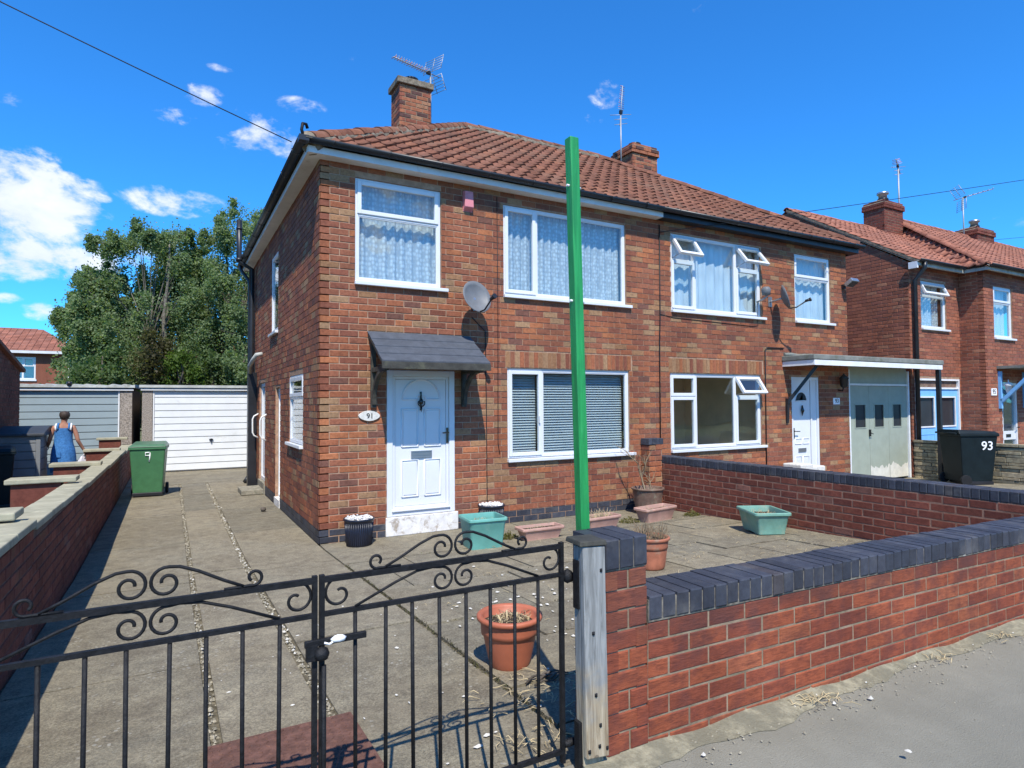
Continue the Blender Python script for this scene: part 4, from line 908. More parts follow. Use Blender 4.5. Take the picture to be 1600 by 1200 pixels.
for k, (x0, x1) in enumerate(((10.289, 10.962), (10.968, 11.642), (11.648, 12.326))):
    d_ = bpy.data.objects.new('door_leaf', None); link(d_, gg)
    wx0, wx1 = x0 + (.19, .17, .15)[k], x0 + (.55, .50, .46)[k]
    b_ = MB(); sheet(b_, FRONT.__class__((0, .03, 0), (1, 0, 0), (0, -1, 0)), x0, x1, .03, 1.95, [(wx0, wx1, 1.10, 1.57)], .04); b_.build('panel', 'sage_paint', d_)
    MB().box(FRONT, wx0, wx1, -.06, -.045, 1.10, 1.57).build('pane', 'shutter_dark', d_); MB().ring(FRONT, wx0-.012, wx1+.012, 1.088, 1.582, .02, -.035, -.022).build('beading', 'sage_paint', d_)
    if k:
        pe = MB(); n_ = 16; up = [(x0+.004+(x1-x0-.008)*i/n_, -.0275, .24 + .10*RN.random() + (.06 if k == 2 else .0)*math.sin(i*.5)) for i in range(n_+1)]
        for i in range(n_): pe.quad((up[i][0], -.0005+.03-.0015-.03, .035), (up[i+1][0], -.002, .035), (up[i+1][0], -.002, up[i+1][2]), (up[i][0], -.002, up[i][2]))
        for v in pe.v: v.y = .0275
        pe.build('bare_patch', 'peeled_paint', d_, fix=False)
MB().box(FRONT, 10.93, 10.955, -.026, .01, .92, 1.06).tube([FRONT.pt(10.94, .01, 1.0), FRONT.pt(10.94, .03, .98), FRONT.pt(11.0, .03, .97)], .008, 5).build('handle', 'knob_black', gg)

# ------------------------------------------------------------------ the next house on the right
h5 = thing('brick_house', 'red brick house with plain gable wall and projecting bay at the right edge', 'house', (12.46, 0, 0))
G0 = 12.46
gw = bpy.data.objects.new('gable_wall', None); link(gw, h5); f5 = bpy.data.objects.new('front_wall', None); link(f5, h5); b5 = bpy.data.objects.new('bay_wall', None); link(b5, h5)
GF = Fr((G0, 0, 0), (0, 1, 0), (-1, 0, 0)); F5 = Fr((G0, 0, 0), (1, 0, 0), (0, -1, 0)); BS = Fr((14.52, -.5, 0), (0, 1, 0), (-1, 0, 0)); BF = Fr((14.52, -.5, 0), (1, 0, 0), (0, -1, 0))
core = MB(); core.hexa([(G0+.0, 0, 0), (20, 0, 0), (20, 5.9, 0), (G0, 5.9, 0), (G0, 0, 4.6), (20, 0, 4.6), (20, 5.9, 4.6), (G0, 5.9, 4.6)])
core = MB(); core.poly([(G0, 0, 0), (G0, 5.9, 0), (G0, 5.9, 4.66), (G0, 2.95, 6.55), (G0, 0, 4.66)]); core.quad((G0, 5.9, 0), (20, 5.9, 0), (20, 5.9, 4.66), (G0, 5.9, 4.66)); core.build('mortar', 'gable_mortar', gw)
W5a = (.46, 1.50, 3.25, 4.30); GD = (.14, 1.99, 0, 2.13)
s_ = MB(); sheet(s_, F5, 0, 2.06, 0, 4.66, [W5a, GD], .1); s_.build('mortar', 'mortar', f5)
W5b = (.45, 1.33, 3.08, 4.27); D5 = (.72, 1.45, 0, 2.05)
s_ = MB(); sheet(s_, BF, 0, 5.45, 0, 4.66, [W5b, D5], .1); s_.box(BS, .0, .5, -.1, 0, 0, 4.66); s_.build('mortar', 'mortar', b5)
B5 = Bricks(); B5.face(f5, F5, 0, 2.06, 0, 4.66, [W5a, GD], m_='red_brick', course=.0777); B5.face(b5, BS, 0, .5, 0, 4.66, [], m_='red_brick', course=.0777, off=1); B5.face(b5, BF, 0, 5.4, 0, 4.66, [W5b, D5], m_='red_brick', course=.0777)
for i in range(84):
    z = i*.078; hf_ = (6.5-z)/1.89*2.95; hi = min(5.9, 2.95+hf_) if z > 4.6 else 5.9; lo = max(0, 2.95-hf_) if z > 4.6 else 0
    if hi-lo > .3: B5.face(gw, GF, lo, hi, z, z+.078, [], m_='red_brick', course=.078, off=i, matfn=None)
B5.emit(300)
w_ = window(h5, F5, *W5a, [(W5a[0]+.026, W5a[1]-.026, 3.98, W5a[3]-.026, 'vent', 25), (W5a[0]+.026, W5a[1]-.026, W5a[2]+.026, 3.98, 'fixed', 0)]); curtain(w_, F5, *W5a, 'net_lace', folds=6, amp=.04)
w_ = window(h5, BF, *W5b, [(W5b[0]+.026, W5b[1]-.026, 3.9, W5b[3]-.026, 'sash', 0), (W5b[0]+.026, W5b[1]-.026, W5b[2]+.026, 3.9, 'fixed', 0)]); curtain(w_, BF, *W5b, 'net_plain', folds=5)
gd = bpy.data.objects.new('garage_door', None); link(gd, h5)
MB().ring(F5, GD[0], GD[1], .0, 2.128, .04, -.09, .004).box(F5, GD[0]+.04, GD[1]-.04, -.09, -.002, 1.90, 1.935).build('frame', 'white_paint', gd); MB().box(F5, GD[0]+.04, GD[1]-.04, -.08, -.045, 1.935, 2.088).build('header_panel', 'brown_pot', gd)
for x0, x1 in ((GD[0]+.045, 1.06), (1.07, GD[1]-.045)):
    b_ = MB(); sheet(b_, Fr((G0, .03, 0), (1, 0, 0), (0, -1, 0)), x0, x1, .05, 1.895, [(x0+.14, x1-.12, 1.06, 1.72)], .04); o = b_.build('door_leaf', 'blue_paint', gd)
    MB().box(F5, x0+.14, x1-.12, -.07, -.06, 1.06, 1.72).build('pane', 'shutter_dark', o); MB().ring(F5, x0+.125, x1-.105, 1.045, 1.735, .03, -.034, -.012).build('beading', 'white_paint', o)
    MB().ring(F5, x0+.14, x1-.12, .3, .9, .012, -.032, -.022).build('moulding', 'blue_paint', o)
d5 = bpy.data.objects.new('front_door', None); link(d5, h5)
MB().ring(BF, D5[0], D5[1], .05, 2.04, .06, -.08, -.01).box(BF, D5[0]+.06, D5[1]-.06, -.07, -.03, .72, .92).build('frame', 'upvc', d5); MB().box(BF, D5[0]+.06, D5[1]-.06, -.06, -.05, .11, 1.98).build('pane', 'glass', d5); MB().box(BF, D5[0], D5[1], -.1, -.09, .05, 2.04).build('back_panel', 'interior_dark', d5)
MB().box(BF, .93, 1.15, -.03, -.02, .78, .85).build('letterbox', 'knob_black', d5); MB().tube([BF.pt(1.40, -.0, 1.0), BF.pt(1.40, .05, 1.0), BF.pt(1.32, .05, 1.0)], .012, 5).build('handle', 'knob_black', d5)
p5 = bpy.data.objects.new('porch_canopy', None); link(p5, h5)
MB().box(BF, .5, 2.4, 0, .8, 2.36, 2.42).build('felt_roof', 'lead_felt', p5); MB().box(BF, .5, 2.4, .78, .80, 2.28, 2.358).build('fascia_board', 'fascia_black', p5)
for xx in (.58, 1.75): MB().tube([BF.pt(xx, .03, 1.45), BF.pt(xx, .03, 2.3)], .035, 4, square=True).tube([BF.pt(xx, .06, 1.62), BF.pt(xx, .68, 2.28)], .035, 4, square=True).build('bracket', 'blue_paint', p5)
t = thing('house_number_plate', 'white number plate on the bay corner of the far right house', 'plaque', (14.86, -.5, 1.8))
MB().box(BF,   .21, .45, .006, .018, 1.75, 1.91).build('plate', 'white_print', t); text(t, '95', BF, .33, .019, 1.83, .15, 'black_print')
t = thing('porch_lantern', 'white lantern lamp by the door of the far right house', 'wall lamp', (15.3, -.5, 1.9))
MB().tube([BF.pt(.78-.12, .02, 1.74), BF.pt(.66, .14, 1.72), BF.pt(.66, .16, 1.80)], .012, 6).build('arm', 'lamp_white', t); MB().lathe(BF.pt(.66, .16, 1.80), [(.03, 0), (.05, .02), (.075, .16), (.11, .165), (.04, .24), (.012, .26), (.012, .30), (0, .31)], 8).build('lantern', 'lamp_white', t)
r5 = bpy.data.objects.new('roof', None); link(r5, h5)
P5 = math.atan2(6.62-4.66, 3.15); c5, s5 = math.cos(P5), math.sin(P5); L5 = 3.15/c5
slope_tiles(r5, (G0-.035, -.2, 4.66), (1, 0, 0), (0, c5, s5), 7.5, L5, lambda t: 0, lambda t: 7.5, 'far_tile', tw=.205, gauge=.31, limit=150)
bk_ = MB(); bk_.quad((G0-.05, 6.1, 4.66), (20, 6.1, 4.66), (20, 2.95, 6.6), (G0-.05, 2.95, 6.6), .5); bk_.quad((G0-.05, -.2, 4.62), (20, -.2, 4.62), (20, 2.95, 6.57), (G0-.05, 2.95, 6.57), .5); bk_.build('roof_deck', 'far_tile', r5, fix=False)
vg = MB(); vg.hexa([(G0-.045, -.22, 4.57), (G0-.01, -.22, 4.57), (G0-.01, -.22, 4.66), (G0-.045, -.22, 4.66), (G0-.045, 2.95, 6.54), (G0-.01, 2.95, 6.54), (G0-.01, 2.95, 6.63), (G0-.045, 2.95, 6.63)]); vg.build('verge', 'lichen_roof', r5)
ridge_line(r5, (G0-.05, 2.95, 6.62), (17.4, 2.95, 6.62), 'far_tile', r_=.09, bed=False)
HB = 3.65; sb5 = (7.02-4.66)/HB
L6 = math.hypot(HB, 7.02-4.66); c6, s6 = HB/L6, (7.02-4.66)/L6
slope_tiles(r5, (14.3, -.7, 4.66), (1, 0, 0), (0, c6, s6), 14, L6, lambda t: t*c6*.9, lambda t: 14, 'far_tile', tw=.23, gauge=.33, limit=150)
slope_tiles(r5, (14.3, 2.95, 4.66), (0, -1, 0), (c6, 0, s6), 3.65, L6, lambda t: 0, lambda t: 3.65-t*c6, 'far_tile', tw=.23, gauge=.33)
dk = MB(); dk.poly([(14.3, -.7, 4.63), (30, -.7, 4.63), (30, 2.95, 6.98), (17.95, 2.95, 6.98)], .4); dk.poly([(14.3, 6.6, 4.63), (14.3, -.7, 4.63), (17.95, 2.95, 6.98)], .4); dk.poly([(14.3, 6.6, 4.63), (30, 6.6, 4.63), (30, 2.95, 6.98), (17.95, 2.95, 6.98)], .4); dk.build('roof_deck', 'far_tile', r5, fix=False)
ridge_line(r5, (14.3, -.7, 4.68), (17.6, 2.95, 7.0), 'far_tile', r_=.075, bed=False); ridge_line(r5, (17.6, 2.95, 7.02), (26, 2.95, 7.02), 'far_tile', mort='far_tile')
MB().box(WORLD, G0-.04, 14.3, -.22, -.16, 4.55, 4.625).build('fascia', 'asbestos', h5); MB().box(WORLD, 14.34, 20, -.70, -.64, 4.55, 4.625).build('fascia', 'asbestos', h5); MB().box(WORLD, 14.34, 14.36, -.64, -.16, 4.55, 4.625).build('fascia', 'asbestos', h5)
MB().box(WORLD, G0-.10, G0-.05, -.24, -.06, 4.48, 4.62).build('verge_box', 'upvc', h5)
gutter(h5, (G0-.1, -.27, 4.67), (14.25, -.27, 4.67), clips=3); gutter(h5, (14.25, -.76, 4.67), (20, -.76, 4.67), clips=4)
MB().tube([(G0+.14, -.27, 4.62), (G0+.14, -.27, 4.5), (G0+.10, -.08, 4.25), (G0+.10, -.08, .0)], .045, 8).build('downpipe', 'black_plastic', h5)
lx = MB().box(WORLD, 12.6, 20, .11, 5.8, 2.4, 2.5).build('interior', 'interior_dark', h5)
chimney(h5, 16.75, 2.95, 6.3, 7.42, .95, .6, mt='party_brick', corbel=True); chimney(h5, 22.0, 2.95, 6.4, 7.32, 1.1, .65, mt='party_brick', corbel=True)
for xx, zz in ((16.75, 7.46), (22.0, 7.36)): MB().lathe((xx, 2.95, zz), [(.13, 0), (.11, .22), (.16, .24), (.16, .3), (.12, .31), (0, .31)], 12).build('chimney_cowl', 'grey_metal', h5)
yagi('roof_aerial', 'thin mast with a small star-shaped aerial beside the near chimney of the right edge house', (17.5, 2.9, 6.6), 2.05, (-.8, -.3, .3), .30, 1.3, False, False, (17.2, 2.95, 7.0), 4)
yagi('roof_aerial', 'aerial with white feeder on a mast at the far right of the roofs', (21.2, 2.9, 6.7), 1.6, (.75, -.6, .25), .8, 1.15, True, False, None, 6)

# ------------------------------------------------------------------ boundary walls
fwl = thing('garden_wall', 'low red brick wall topped with dark blue bricks along the pavement', 'wall', (.215, -5.47, .2), None)
fwl.rotation_euler = (0, -TILT, 0)
GX, GY, GZ = .215, -5.47, .2
def tf(x0): return Fr((GX, GY, .2), (math.cos(TILT), 0, math.sin(TILT)), (0, -1, 0), (-math.sin(TILT), 0, math.cos(TILT)))
TF = tf(0); TB = Fr((GX, GY+.215, .2), (math.cos(TILT), 0, math.sin(TILT)), (0, 1, 0), (-math.sin(TILT), 0, math.cos(TILT)))
WL, CZ = 8.0, .518
c_ = MB(); c_.box(TF, -.0, WL, -.207, -.004, -.25, CZ); c_.build('mortar', 'mortar_grey', fwl)
BW = Bricks(); crs = CZ/6.5
BW.face(fwl, TF, 0, WL, CZ-8*crs, CZ, [], D=.06, m_='wall_brick', pitch=.236, course=crs, off=0, proud=-.0005, j=.0068)
BW.face(fwl, TB, 0, WL, CZ-8*crs, CZ, [], D=.06, m_='wall_brick', pitch=.236, course=crs, off=0, proud=.002, j=.010)
def coping(B_, part, F, u0, u1, v0, h, dep, over, pitch=.0775, m_='blue_brick'):
    u = u0
    while u + pitch <= u1 + .001:
        e_ = RN.uniform(-.0025, .0025)
        B_.add(part, F, u+.004, u+pitch-.004, v0+e_, v0+h+e_, dep, over + RN.uniform(-.002, .003), RN.random(), m_, 'coping_brick'); u += pitch
coping(BW, fwl, TF, .0, WL, CZ+.008, .098, .235, .008)
c_ = MB(); c_.box(TF, 0, WL, -.218, .002, CZ, CZ+.093); c_.build('bed_mortar', 'coping_joint', fwl)
# gate pillar at the end of the wall
pil = bpy.data.objects.new('pillar', None); link(pil, fwl)
PF = Fr((0, -5.475, .18), (1, 0, 0), (0, -1, 0)); PL = Fr((0, -5.255, .18), (0, -1, 0), (-1, 0, 0)); PR = Fr((.213, -5.475, .18), (0, 1, 0), (1, 0, 0)); PB = Fr((.213, -5.255, .18), (-1, 0, 0), (0, 1, 0))
MB().box(WORLD, .006, .207, -5.469, -5.261, .0, .96).build('mortar', 'mortar_grey', pil)
ph = .778/9.5
for F, o_ in ((PF, 0), (PL, 1), (PR, 1), (PB, 0)): BW.face(pil, F, 0, .213 if F in (PF, PB) else .22, .778-10*ph, .778, [], D=.06, m_='wall_brick', pitch=.236, course=ph, off=o_, proud=.0, j=.008)
for k in range(3): BW.add(pil, PF, -.005+k*.0745+.003, -.005+(k+1)*.0745-.003, .785, .905+RN.uniform(-.002, .002), .235, .007+RN.uniform(-.002, .003), RN.random(), 'blue_brick', 'coping_brick')
MB().box(WORLD, 0, .213, -5.474, -5.255, .96, 1.078).build('bed_mortar', 'coping_joint', pil)
BW.emit(300)
# wall between the two front gardens
pw = thing('garden_wall', 'low brick wall between the two front gardens, capped with dark bricks', 'wall', (5.2, -2.6, 0))
PX = 5.155
PFc = Fr((PX, -.01, 0), (0, -1, 0), (-1, 0, 0)); PFb = Fr((PX+.215, -.01, 0), (0, -1, 0), (1, 0, 0))
MB().box(WORLD, PX-.004, PX+.219, -5.24, -.01, -.05, .70).build('mortar', 'gable_mortar', pw)
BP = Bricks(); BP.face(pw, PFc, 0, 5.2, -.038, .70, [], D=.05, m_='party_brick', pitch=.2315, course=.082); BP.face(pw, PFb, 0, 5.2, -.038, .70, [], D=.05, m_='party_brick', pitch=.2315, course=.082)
coping(BP, pw, PFc, 0.0, 5.2, .707, .10, .235, .008)
MB().box(WORLD, PX, PX+.215, -5.2, -.01, .70, .80).build('bed_mortar', 'mortar_dark', pw)
pr_ = bpy.data.objects.new('pier', None); link(pr_, pw)
A0, A1 = 4.90, 5.15
MB().box(WORLD, A0+.006, A1, -.19, -.01, 0, .97).build('mortar', 'mortar', pr_)
BP.face(pr_, Fr((A0, -.196, 0), (1, 0, 0), (0, -1, 0)), 0, .25, 0, .984, [], D=.05, m_='house_brick', pitch=.24, course=.082); BP.face(pr_, Fr((A0, -.01, 0), (0, -1, 0), (-1, 0, 0)), 0, .186, 0, .984, [], D=.05, m_='house_brick', pitch=.24, course=.082, off=1)
for k in range(4): BP.add(pr_, Fr((A0, -.205, 0), (1, 0, 0), (0, -1, 0)), -.02+k*.0735+.002, -.02+(k+1)*.0735-.002, .99, 1.085, .19, .006, RN.random(), 'blue_brick', 'coping_brick')
BP.emit(300)
# wall on the left of the driveway with stepped pale copings and stub piers
lw = thing('boundary_wall', 'long dark red wall with stepped pale stone copings left of the driveway', 'wall', (-2.4, 2, 0))
LX0, LX1 = -2.515, -2.335
segs = [(-5.3, -2.3, .93, .885), (-2.3, .72, .865, .81), (.72, 3.4, .80, .78), (3.4, 7.3, .765, .755), (7.3, 9.95, .72, .72)]
LFr = Fr((LX1, 0, 0), (0, 1, 0), (1, 0, 0)); LFl = Fr((LX0, 0, 0), (0, 1, 0), (-1, 0, 0)); BL = Bricks()
for y0, y1, za, zb in segs:
    zt_ = min(za, zb)-.055
    MB().hexa([(LX0+.005, y0, -.1), (LX1-.005, y0, -.1), (LX1-.005, y1, -.1), (LX0+.005, y1, -.1), (LX0+.005, y0, za-.05), (LX1-.005, y0, za-.05), (LX1-.005, y1, zb-.05), (LX0+.005, y1, zb-.05)]).build('mortar', 'mortar_dark', lw)
    nrow = int((zt_+.1)/.082); z0 = zt_-nrow*.082
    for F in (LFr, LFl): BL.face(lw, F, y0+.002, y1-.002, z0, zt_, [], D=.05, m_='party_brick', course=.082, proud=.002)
    n_ = max(1, int(round((y1-y0)/.62)))
    for k in range(n_):
        a, b_ = y0+(y1-y0)*k/n_+.004, y0+(y1-y0)*(k+1)/n_-.004; wa_, wb_ = za+(zb-za)*k/n_, za+(zb-za)*(k+1)/n_; e_ = RN.uniform(-.003, .003)
        MB().hexa([(LX0-.022, a, wa_-.05+e_), (LX1+.022, a, wa_-.05+e_), (LX1+.022, b_, wb_-.05+e_), (LX0-.022, b_, wb_-.05+e_), (LX0-.02, a, wa_+e_), (LX1+.02, a, wa_+e_), (LX1+.02, b_, wb_+e_), (LX0-.02, b_, wb_+e_)]).build('coping_stone', 'concrete', lw, bevel=.008)
for yy, zz in ((-2.27, .955), (.74, .885), (3.42, .83), (7.32, .79), (9.8, .9)):
    MB().box(WORLD, -2.98, LX0-.04, yy-.10, yy+.11, -.1, zz-.055).build('stub_pier', 'party_brick', lw)
    MB().box(WORLD, -3.03, LX0+.10, yy-.14, yy+.15, zz-.052, zz).build('coping_stone', 'concrete', lw, bevel=.01)
BL.emit(300)
# low walling between the two drives on the right
sw_ = thing('stone_wall', 'low wall of buff split stone blocks behind the dark wheelie bin', 'wall', (12.5, -2, 0))
MB().box(WORLD, 12.475, 12.6, -5.2, -.02, -.05, .74).build('mortar', 'mortar_dark', sw_)
BSW = Bricks(); SF = Fr((12.47, -.02, 0), (0, -1, 0), (-1, 0, 0)); z = -.03
while z < .72:
    h = RN.choice((.055, .07, .10, .065)); u = -RN.uniform(0, .2)
    h = min(h, .745-z)
    while u < 5.15:
        L = RN.uniform(.22, .46); BSW.add(sw_, SF, max(u, 0)+.004, min(u+L, 5.16)-.004, z+.004, z+h-.004, .06, .006+RN.uniform(0, .022), RN.random(), 'stone_block', 'stone_block'); u += L
    z += h
for k in range(11): BSW.add(sw_, SF, k*.47+.004, (k+1)*.47-.004, .748, .80, .17, .035, RN.random(), 'stone_block', 'coping_stone')
BSW.emit(160)
# ------------------------------------------------------------------ gates and gate post
gp = thing('gate_post', 'weathered grey timber gate post with worn brown foot, against the end of the brick wall', 'gate post', (-.05, -5.5, .15))
def lean(P, z0=.2): return Vector((P[0] - .012*(1.1-P[2])*1.5, P[1], P[2]))
q = MB(); q.hexa([(-.120, -5.502, .262), (-.014, -5.504, .250), (-.014, -5.480, .250), (-.120, -5.478, .262), (-.130, -5.502, 1.080), (-.024, -5.504, 1.072), (-.024, -5.480, 1.072), (-.130, -5.478, 1.080)])
q.build('front_board', 'grey_timber', gp, bevel=.004)
q = MB(); q.hexa([(-.116, -5.477, .05), (-.020, -5.477, .05), (-.020, -5.43, .05), (-.116, -5.43, .05), (-.127, -5.477, 1.075), (-.028, -5.477, 1.07), (-.028, -5.43, 1.07), (-.127, -5.43, 1.075)])
q.build('inner_post', 'grey_timber', gp, bevel=.004)
q = MB(); q.hexa([(-.146, -5.508, 1.082), (-.016, -5.51, 1.076), (-.018, -5.40, 1.082), (-.146, -5.40, 1.086), (-.142, -5.504, 1.102), (-.020, -5.506, 1.096), (-.022, -5.404, 1.102), (-.142, -5.404, 1.106)])
q.build('cap', 'dark_wood', gp, bevel=.004)
for z in (.93, .30): MB().box(WORLD, -.1335, -.118, -5.470, -5.436, z-.10, z+.09).build('hinge_plate', 'black_iron', gp)
for x, z in ((-.075, .50), (-.055, .38), (-.06, .30), (-.024, .285), (-.108, .29), (-.045, .98), (-.085, .74)): MB().lathe((x, -5.502, z), [(0, -.007), (.007, -.006), (.007, .006), (0, .007)], 6).build('nail', 'black_iron', gp)
def spiral(cx, cz, r0, r1, a0, a1, n_=26):
    return [(cx + (r0+(r1-r0)*(i/n_)**1.15)*math.cos(rad(a0+(a1-a0)*i/n_)), cz + (r0+(r1-r0)*(i/n_)**1.15)*math.sin(rad(a0+(a1-a0)*i/n_))) for i in range(n_+1)]
GY_ = -5.40
def gate(name, label, X0, W_, side):
    t = thing(name, label, 'gate', (X0 + (0 if side > 0 else W_), GY_, .2))
    G = Fr((X0, GY_, 0), (1, 0, 0), (0, -1, 0)); zt, zm, zb = 1.068, .956, .26
    MB().box(G, .002, .018, -.009, .009, .215, zt+.016).build('stile', 'black_iron', t); MB().box(G, W_-.018, W_-.002, -.009, .009, .215, zt+.016).build('stile', 'black_iron', t)
    for z, nm, h in ((zt, 'top_rail', .0095), (zm, 'rail', .0075), (zb, 'bottom_rail', .0085)): MB().box(G, .018, W_-.018, -.008, .008, z-h, z+h).build(nm, 'black_iron', t)
    bm_ = MB().tube([(0, 0, zb+.0105), (0, 0, zm-.0105)], .0068, 8).mesh('bar', 'black_iron')
    for k in range(8):
        o = bpy.data.objects.new('bar', bm_); link(o, t); o.matrix_basis = Matrix.Translation(G.pt(.02 + (W_-.04)*(k+1)/9, 0, 0)) @ Matrix.Rotation(rad(RN.uniform(-.35, .35)), 4, 'Y')
    cx, zmid = W_/2, (zt+zm)/2; R_ = .045
    def scroll(pts, nm='scroll'): MB().tube([G.pt(x, 0, z) for x, z in pts], .0050, 6).build(nm, 'black_iron', t)
    for sg in (1, -1):
        fx = lambda P: [(cx+sg*(x), z) for x, z in P]
        scroll(fx([(.36, zm+.008), (.22, zmid+.012), (.14, zt-.016), (.08, zt-.010)] + spiral(.046, zm+.054, R_, .012, 80, 540)))
        scroll(fx([(.255, zt+.014), (.20, zt+.040), (.13, zt+.078), (.08, zt+.098)] + spiral(.046, zt+.056, R_, .012, 80, 540)))
        scroll(fx([(.20, zt+.012), (.262, zt+.013)] + spiral(.285, zt+.038, .026, .012, 250, 590, 16)), 'curl')
        ex = W_/2 - .021
        scroll(fx([(.36, zm+.012), (ex-.07, zm+.011)] + spiral(ex-.045, zmid, .044, .012, -75, 420)[0:]) if 0 else fx(spiral(ex-.046, zmid+.004, .012, .052, 60, 420)[:]), 'corner_scroll')
    return t, G
tR, GR = gate('iron_gate', 'right leaf of the black wrought iron double gate, hung on the timber post', -1.112, .957, 1)
tL, GL = gate('iron_gate', 'left leaf of the black wrought iron double gate, running out of the picture', -2.072, .957, -1)
tR['group'] = tL['group'] = 'leaves of the double gate'
q = MB(); q.box(WORLD, -1.16, -.96, -5.425, -5.412, .862, .884); q.build('latch_bar', 'black_iron', tR, bevel=.003)
MB().lathe((-1.108, -5.425, .838), [(0, -.024), (.02, -.016), (.026, 0), (.02, .016), (0, .024)], 12).build('latch_knob', 'black_iron', tR)
MB().box(WORLD, -1.155, -1.12, -5.43, -5.41, .82, .87).build('latch_keeper', 'black_iron', tL)
q = MB(); q.tube([(-1.06, -5.43, .878), (-1.085, -5.435, .868), (-1.10, -5.43, .873)], .004, 5); q.lathe((-1.055, -5.432, .868), [(0, 0), (.018, .004), (.022, .014), (.012, .022), (0, .024)], 8, (1.2, .6)); q.build('cloth_tie', 'white_cloth', tR)
MB().tube([(-1.10, -5.425, .80), (-1.10, -5.425, .16)], .008, 6).tube([(-1.10, -5.425, .30), (-1.17, -5.43, .32), (-1.175, -5.43, .29)], .008, 6).build('drop_bolt', 'black_iron', tR)
MB().lathe((-.135, -5.40, .945), [(0, -.03), (.022, -.018), (.026, 0), (.02, .018), (0, .03)], 8).tube([(-.155, -5.40, .945), (-.11, -5.40, .945)], .012, 6).build('hinge', 'black_iron', tR); MB().tube([(-.16, -5.40, .285), (-.10, -5.40, .285)], .016, 6).build('hinge', 'black_iron', tR)
gpst = thing('sign_post', 'tall bright green square timber sign post rising behind the gate pillar', 'post', (.08, -5.2, .18))
MB().hexa([(.072, -5.240, .15), (.118, -5.240, .15), (.118, -5.192, .15), (.072, -5.192, .15), (.012, -5.238, 2.838), (.058, -5.238, 2.838), (.058, -5.190, 2.838), (.012, -5.190, 2.838)]).build('post', 'green_paint', gpst, bevel=.004)
for z in (2.62, 2.1):
    xx = .072 - (z-.15)*.0223; MB().tube([(xx-.012, -5.215, z), (xx+.064, -5.215, z-.004)], .006, 6).build('bolt', 'lamp_white', gpst)

# ------------------------------------------------------------------ pots and planters
def fill_sticks(parent, c_, r_, n_, h, mt='straw', nm='dead_stems', sq=(1, 1), spread=.5):
    mb = MB()
    for k in range(n_):
        a_ = RN.uniform(0, 6.28); q_ = r_*math.sqrt(RN.random()); P = Vector((c_[0]+math.cos(a_)*q_*sq[0], c_[1]+math.sin(a_)*q_*sq[1], c_[2]))
        d_ = Vector((RN.uniform(-spread, spread), RN.uniform(-spread, spread), 1)).normalized()*h*RN.uniform(.4, 1.1)
        mb.tube([P, P+d_*.55+Vector((RN.uniform(-.01, .01), RN.uniform(-.01, .01), 0)), P+d_+Vector((RN.uniform(-.03, .03), RN.uniform(-.03, .03), -abs(RN.gauss(0, .012))))], [.003, .0022, .001], 4, False)
    return tag(mb.build(nm, mt, parent), kind='stuff')
def round_pot(name, label, P, r_, h, mt, rim=.014, taper=.68, soil=.82, group='pots standing in the front garden', ribs=0, fill='soil', bandz=.86):
    t = thing(name, label, 'plant pot', P, group); P = Vector(P); rb = r_*taper
    prof = [(0, 0), (rb*.96, 0), (rb, .008)]
    for i in range(1, 9): f_ = i/9*bandz; prof.append((rb + (r_*.93-rb)*(f_/bandz)**.85, h*f_))
    if mt.startswith('terracotta'): prof[-2:] = [(r_*.86, h*.62), (r_*.875, h*.635), (r_*.915, h*.645), (r_*.925, h*.72), (r_*.93, h*.8)]
    prof += [(r_*.945, h*bandz), (r_*.955, h*(bandz+.02)), (r_*.95, h-.035), (r_*.985, h-.032), (r_+rim*.4, h-.022), (r_+rim*.4, h-.006), (r_+rim*.1, h), (r_-rim*.6, h-.001), (r_-rim, h-.012), (r_-rim-.004, h*soil-.01)]
    MB().lathe(P, prof, 36).build('pot', mt, t)
    sm_ = MB(); n_ = 24; rs = r_-rim-.002
    sm_.v.append(P+Vector((0, 0, h*soil+.012)))
    for rr in (.5, 1):
        for k in range(n_): a_ = 2*math.pi*k/n_; sm_.v.append(P + Vector((math.cos(a_)*rs*rr, math.sin(a_)*rs*rr, h*soil + RN.uniform(-.008, .012))))
    for k in range(n_): sm_.face((0, 1+k, 1+(k+1) % n_)); sm_.face((1+k, 1+n_+k, 1+n_+(k+1) % n_, 1+(k+1) % n_))
    sm_.build('soil' if fill == 'soil' else 'pebbles', fill, t)
    if ribs:
        rb_ = MB()
        for k in range(ribs): a_ = 2*math.pi*k/ribs; rb_.tube([P + Vector((math.cos(a_)*rb*1.0, math.sin(a_)*rb*1.0, .01)), P + Vector((math.cos(a_)*r_*.935, math.sin(a_)*r_*.935, h*bandz))], .006, 4)
        rb_.build('ribs', mt, t)
    return t
def gz(x, y): return Vector((x, y, ground(y)))
t = round_pot('plant_pot', 'orange terracotta pot with cut stems standing inside the gate', gz(.165, -4.36), .178, .29, 'terracotta', .026, .62)
fill_sticks(t, gz(.165, -4.36)+Vector((0, 0, .235)), .13, 60, .045); fill_sticks(t, gz(.165, -4.36)+Vector((.05, .05, .235)), .08, 60, .05, 'dry_twig'); s_ = MB()
for dx, dy, a_, b_ in ((-.045, 0, -.02, .02), (.02, -.02, .03, .02), (0, .03, .02, .04)): s_.tube([gz(.165+dx, -4.36+dy)+Vector((0, 0, .23)), gz(.165+dx+a_, -4.36+dy+b_)+Vector((0, 0, .285))], .005, 5)
s_.build('cut_stem', 'straw', t)
t = round_pot('plant_pot', 'old terracotta pot full of dry dead stems behind the gate pillar', gz(2.40, -3.02), .175, .29, 'terracotta_old', .016, .74)
fill_sticks(t, gz(2.40, -3.02)+Vector((0, 0, .24)), .15, 150, .2, 'dry_twig', spread=.55)
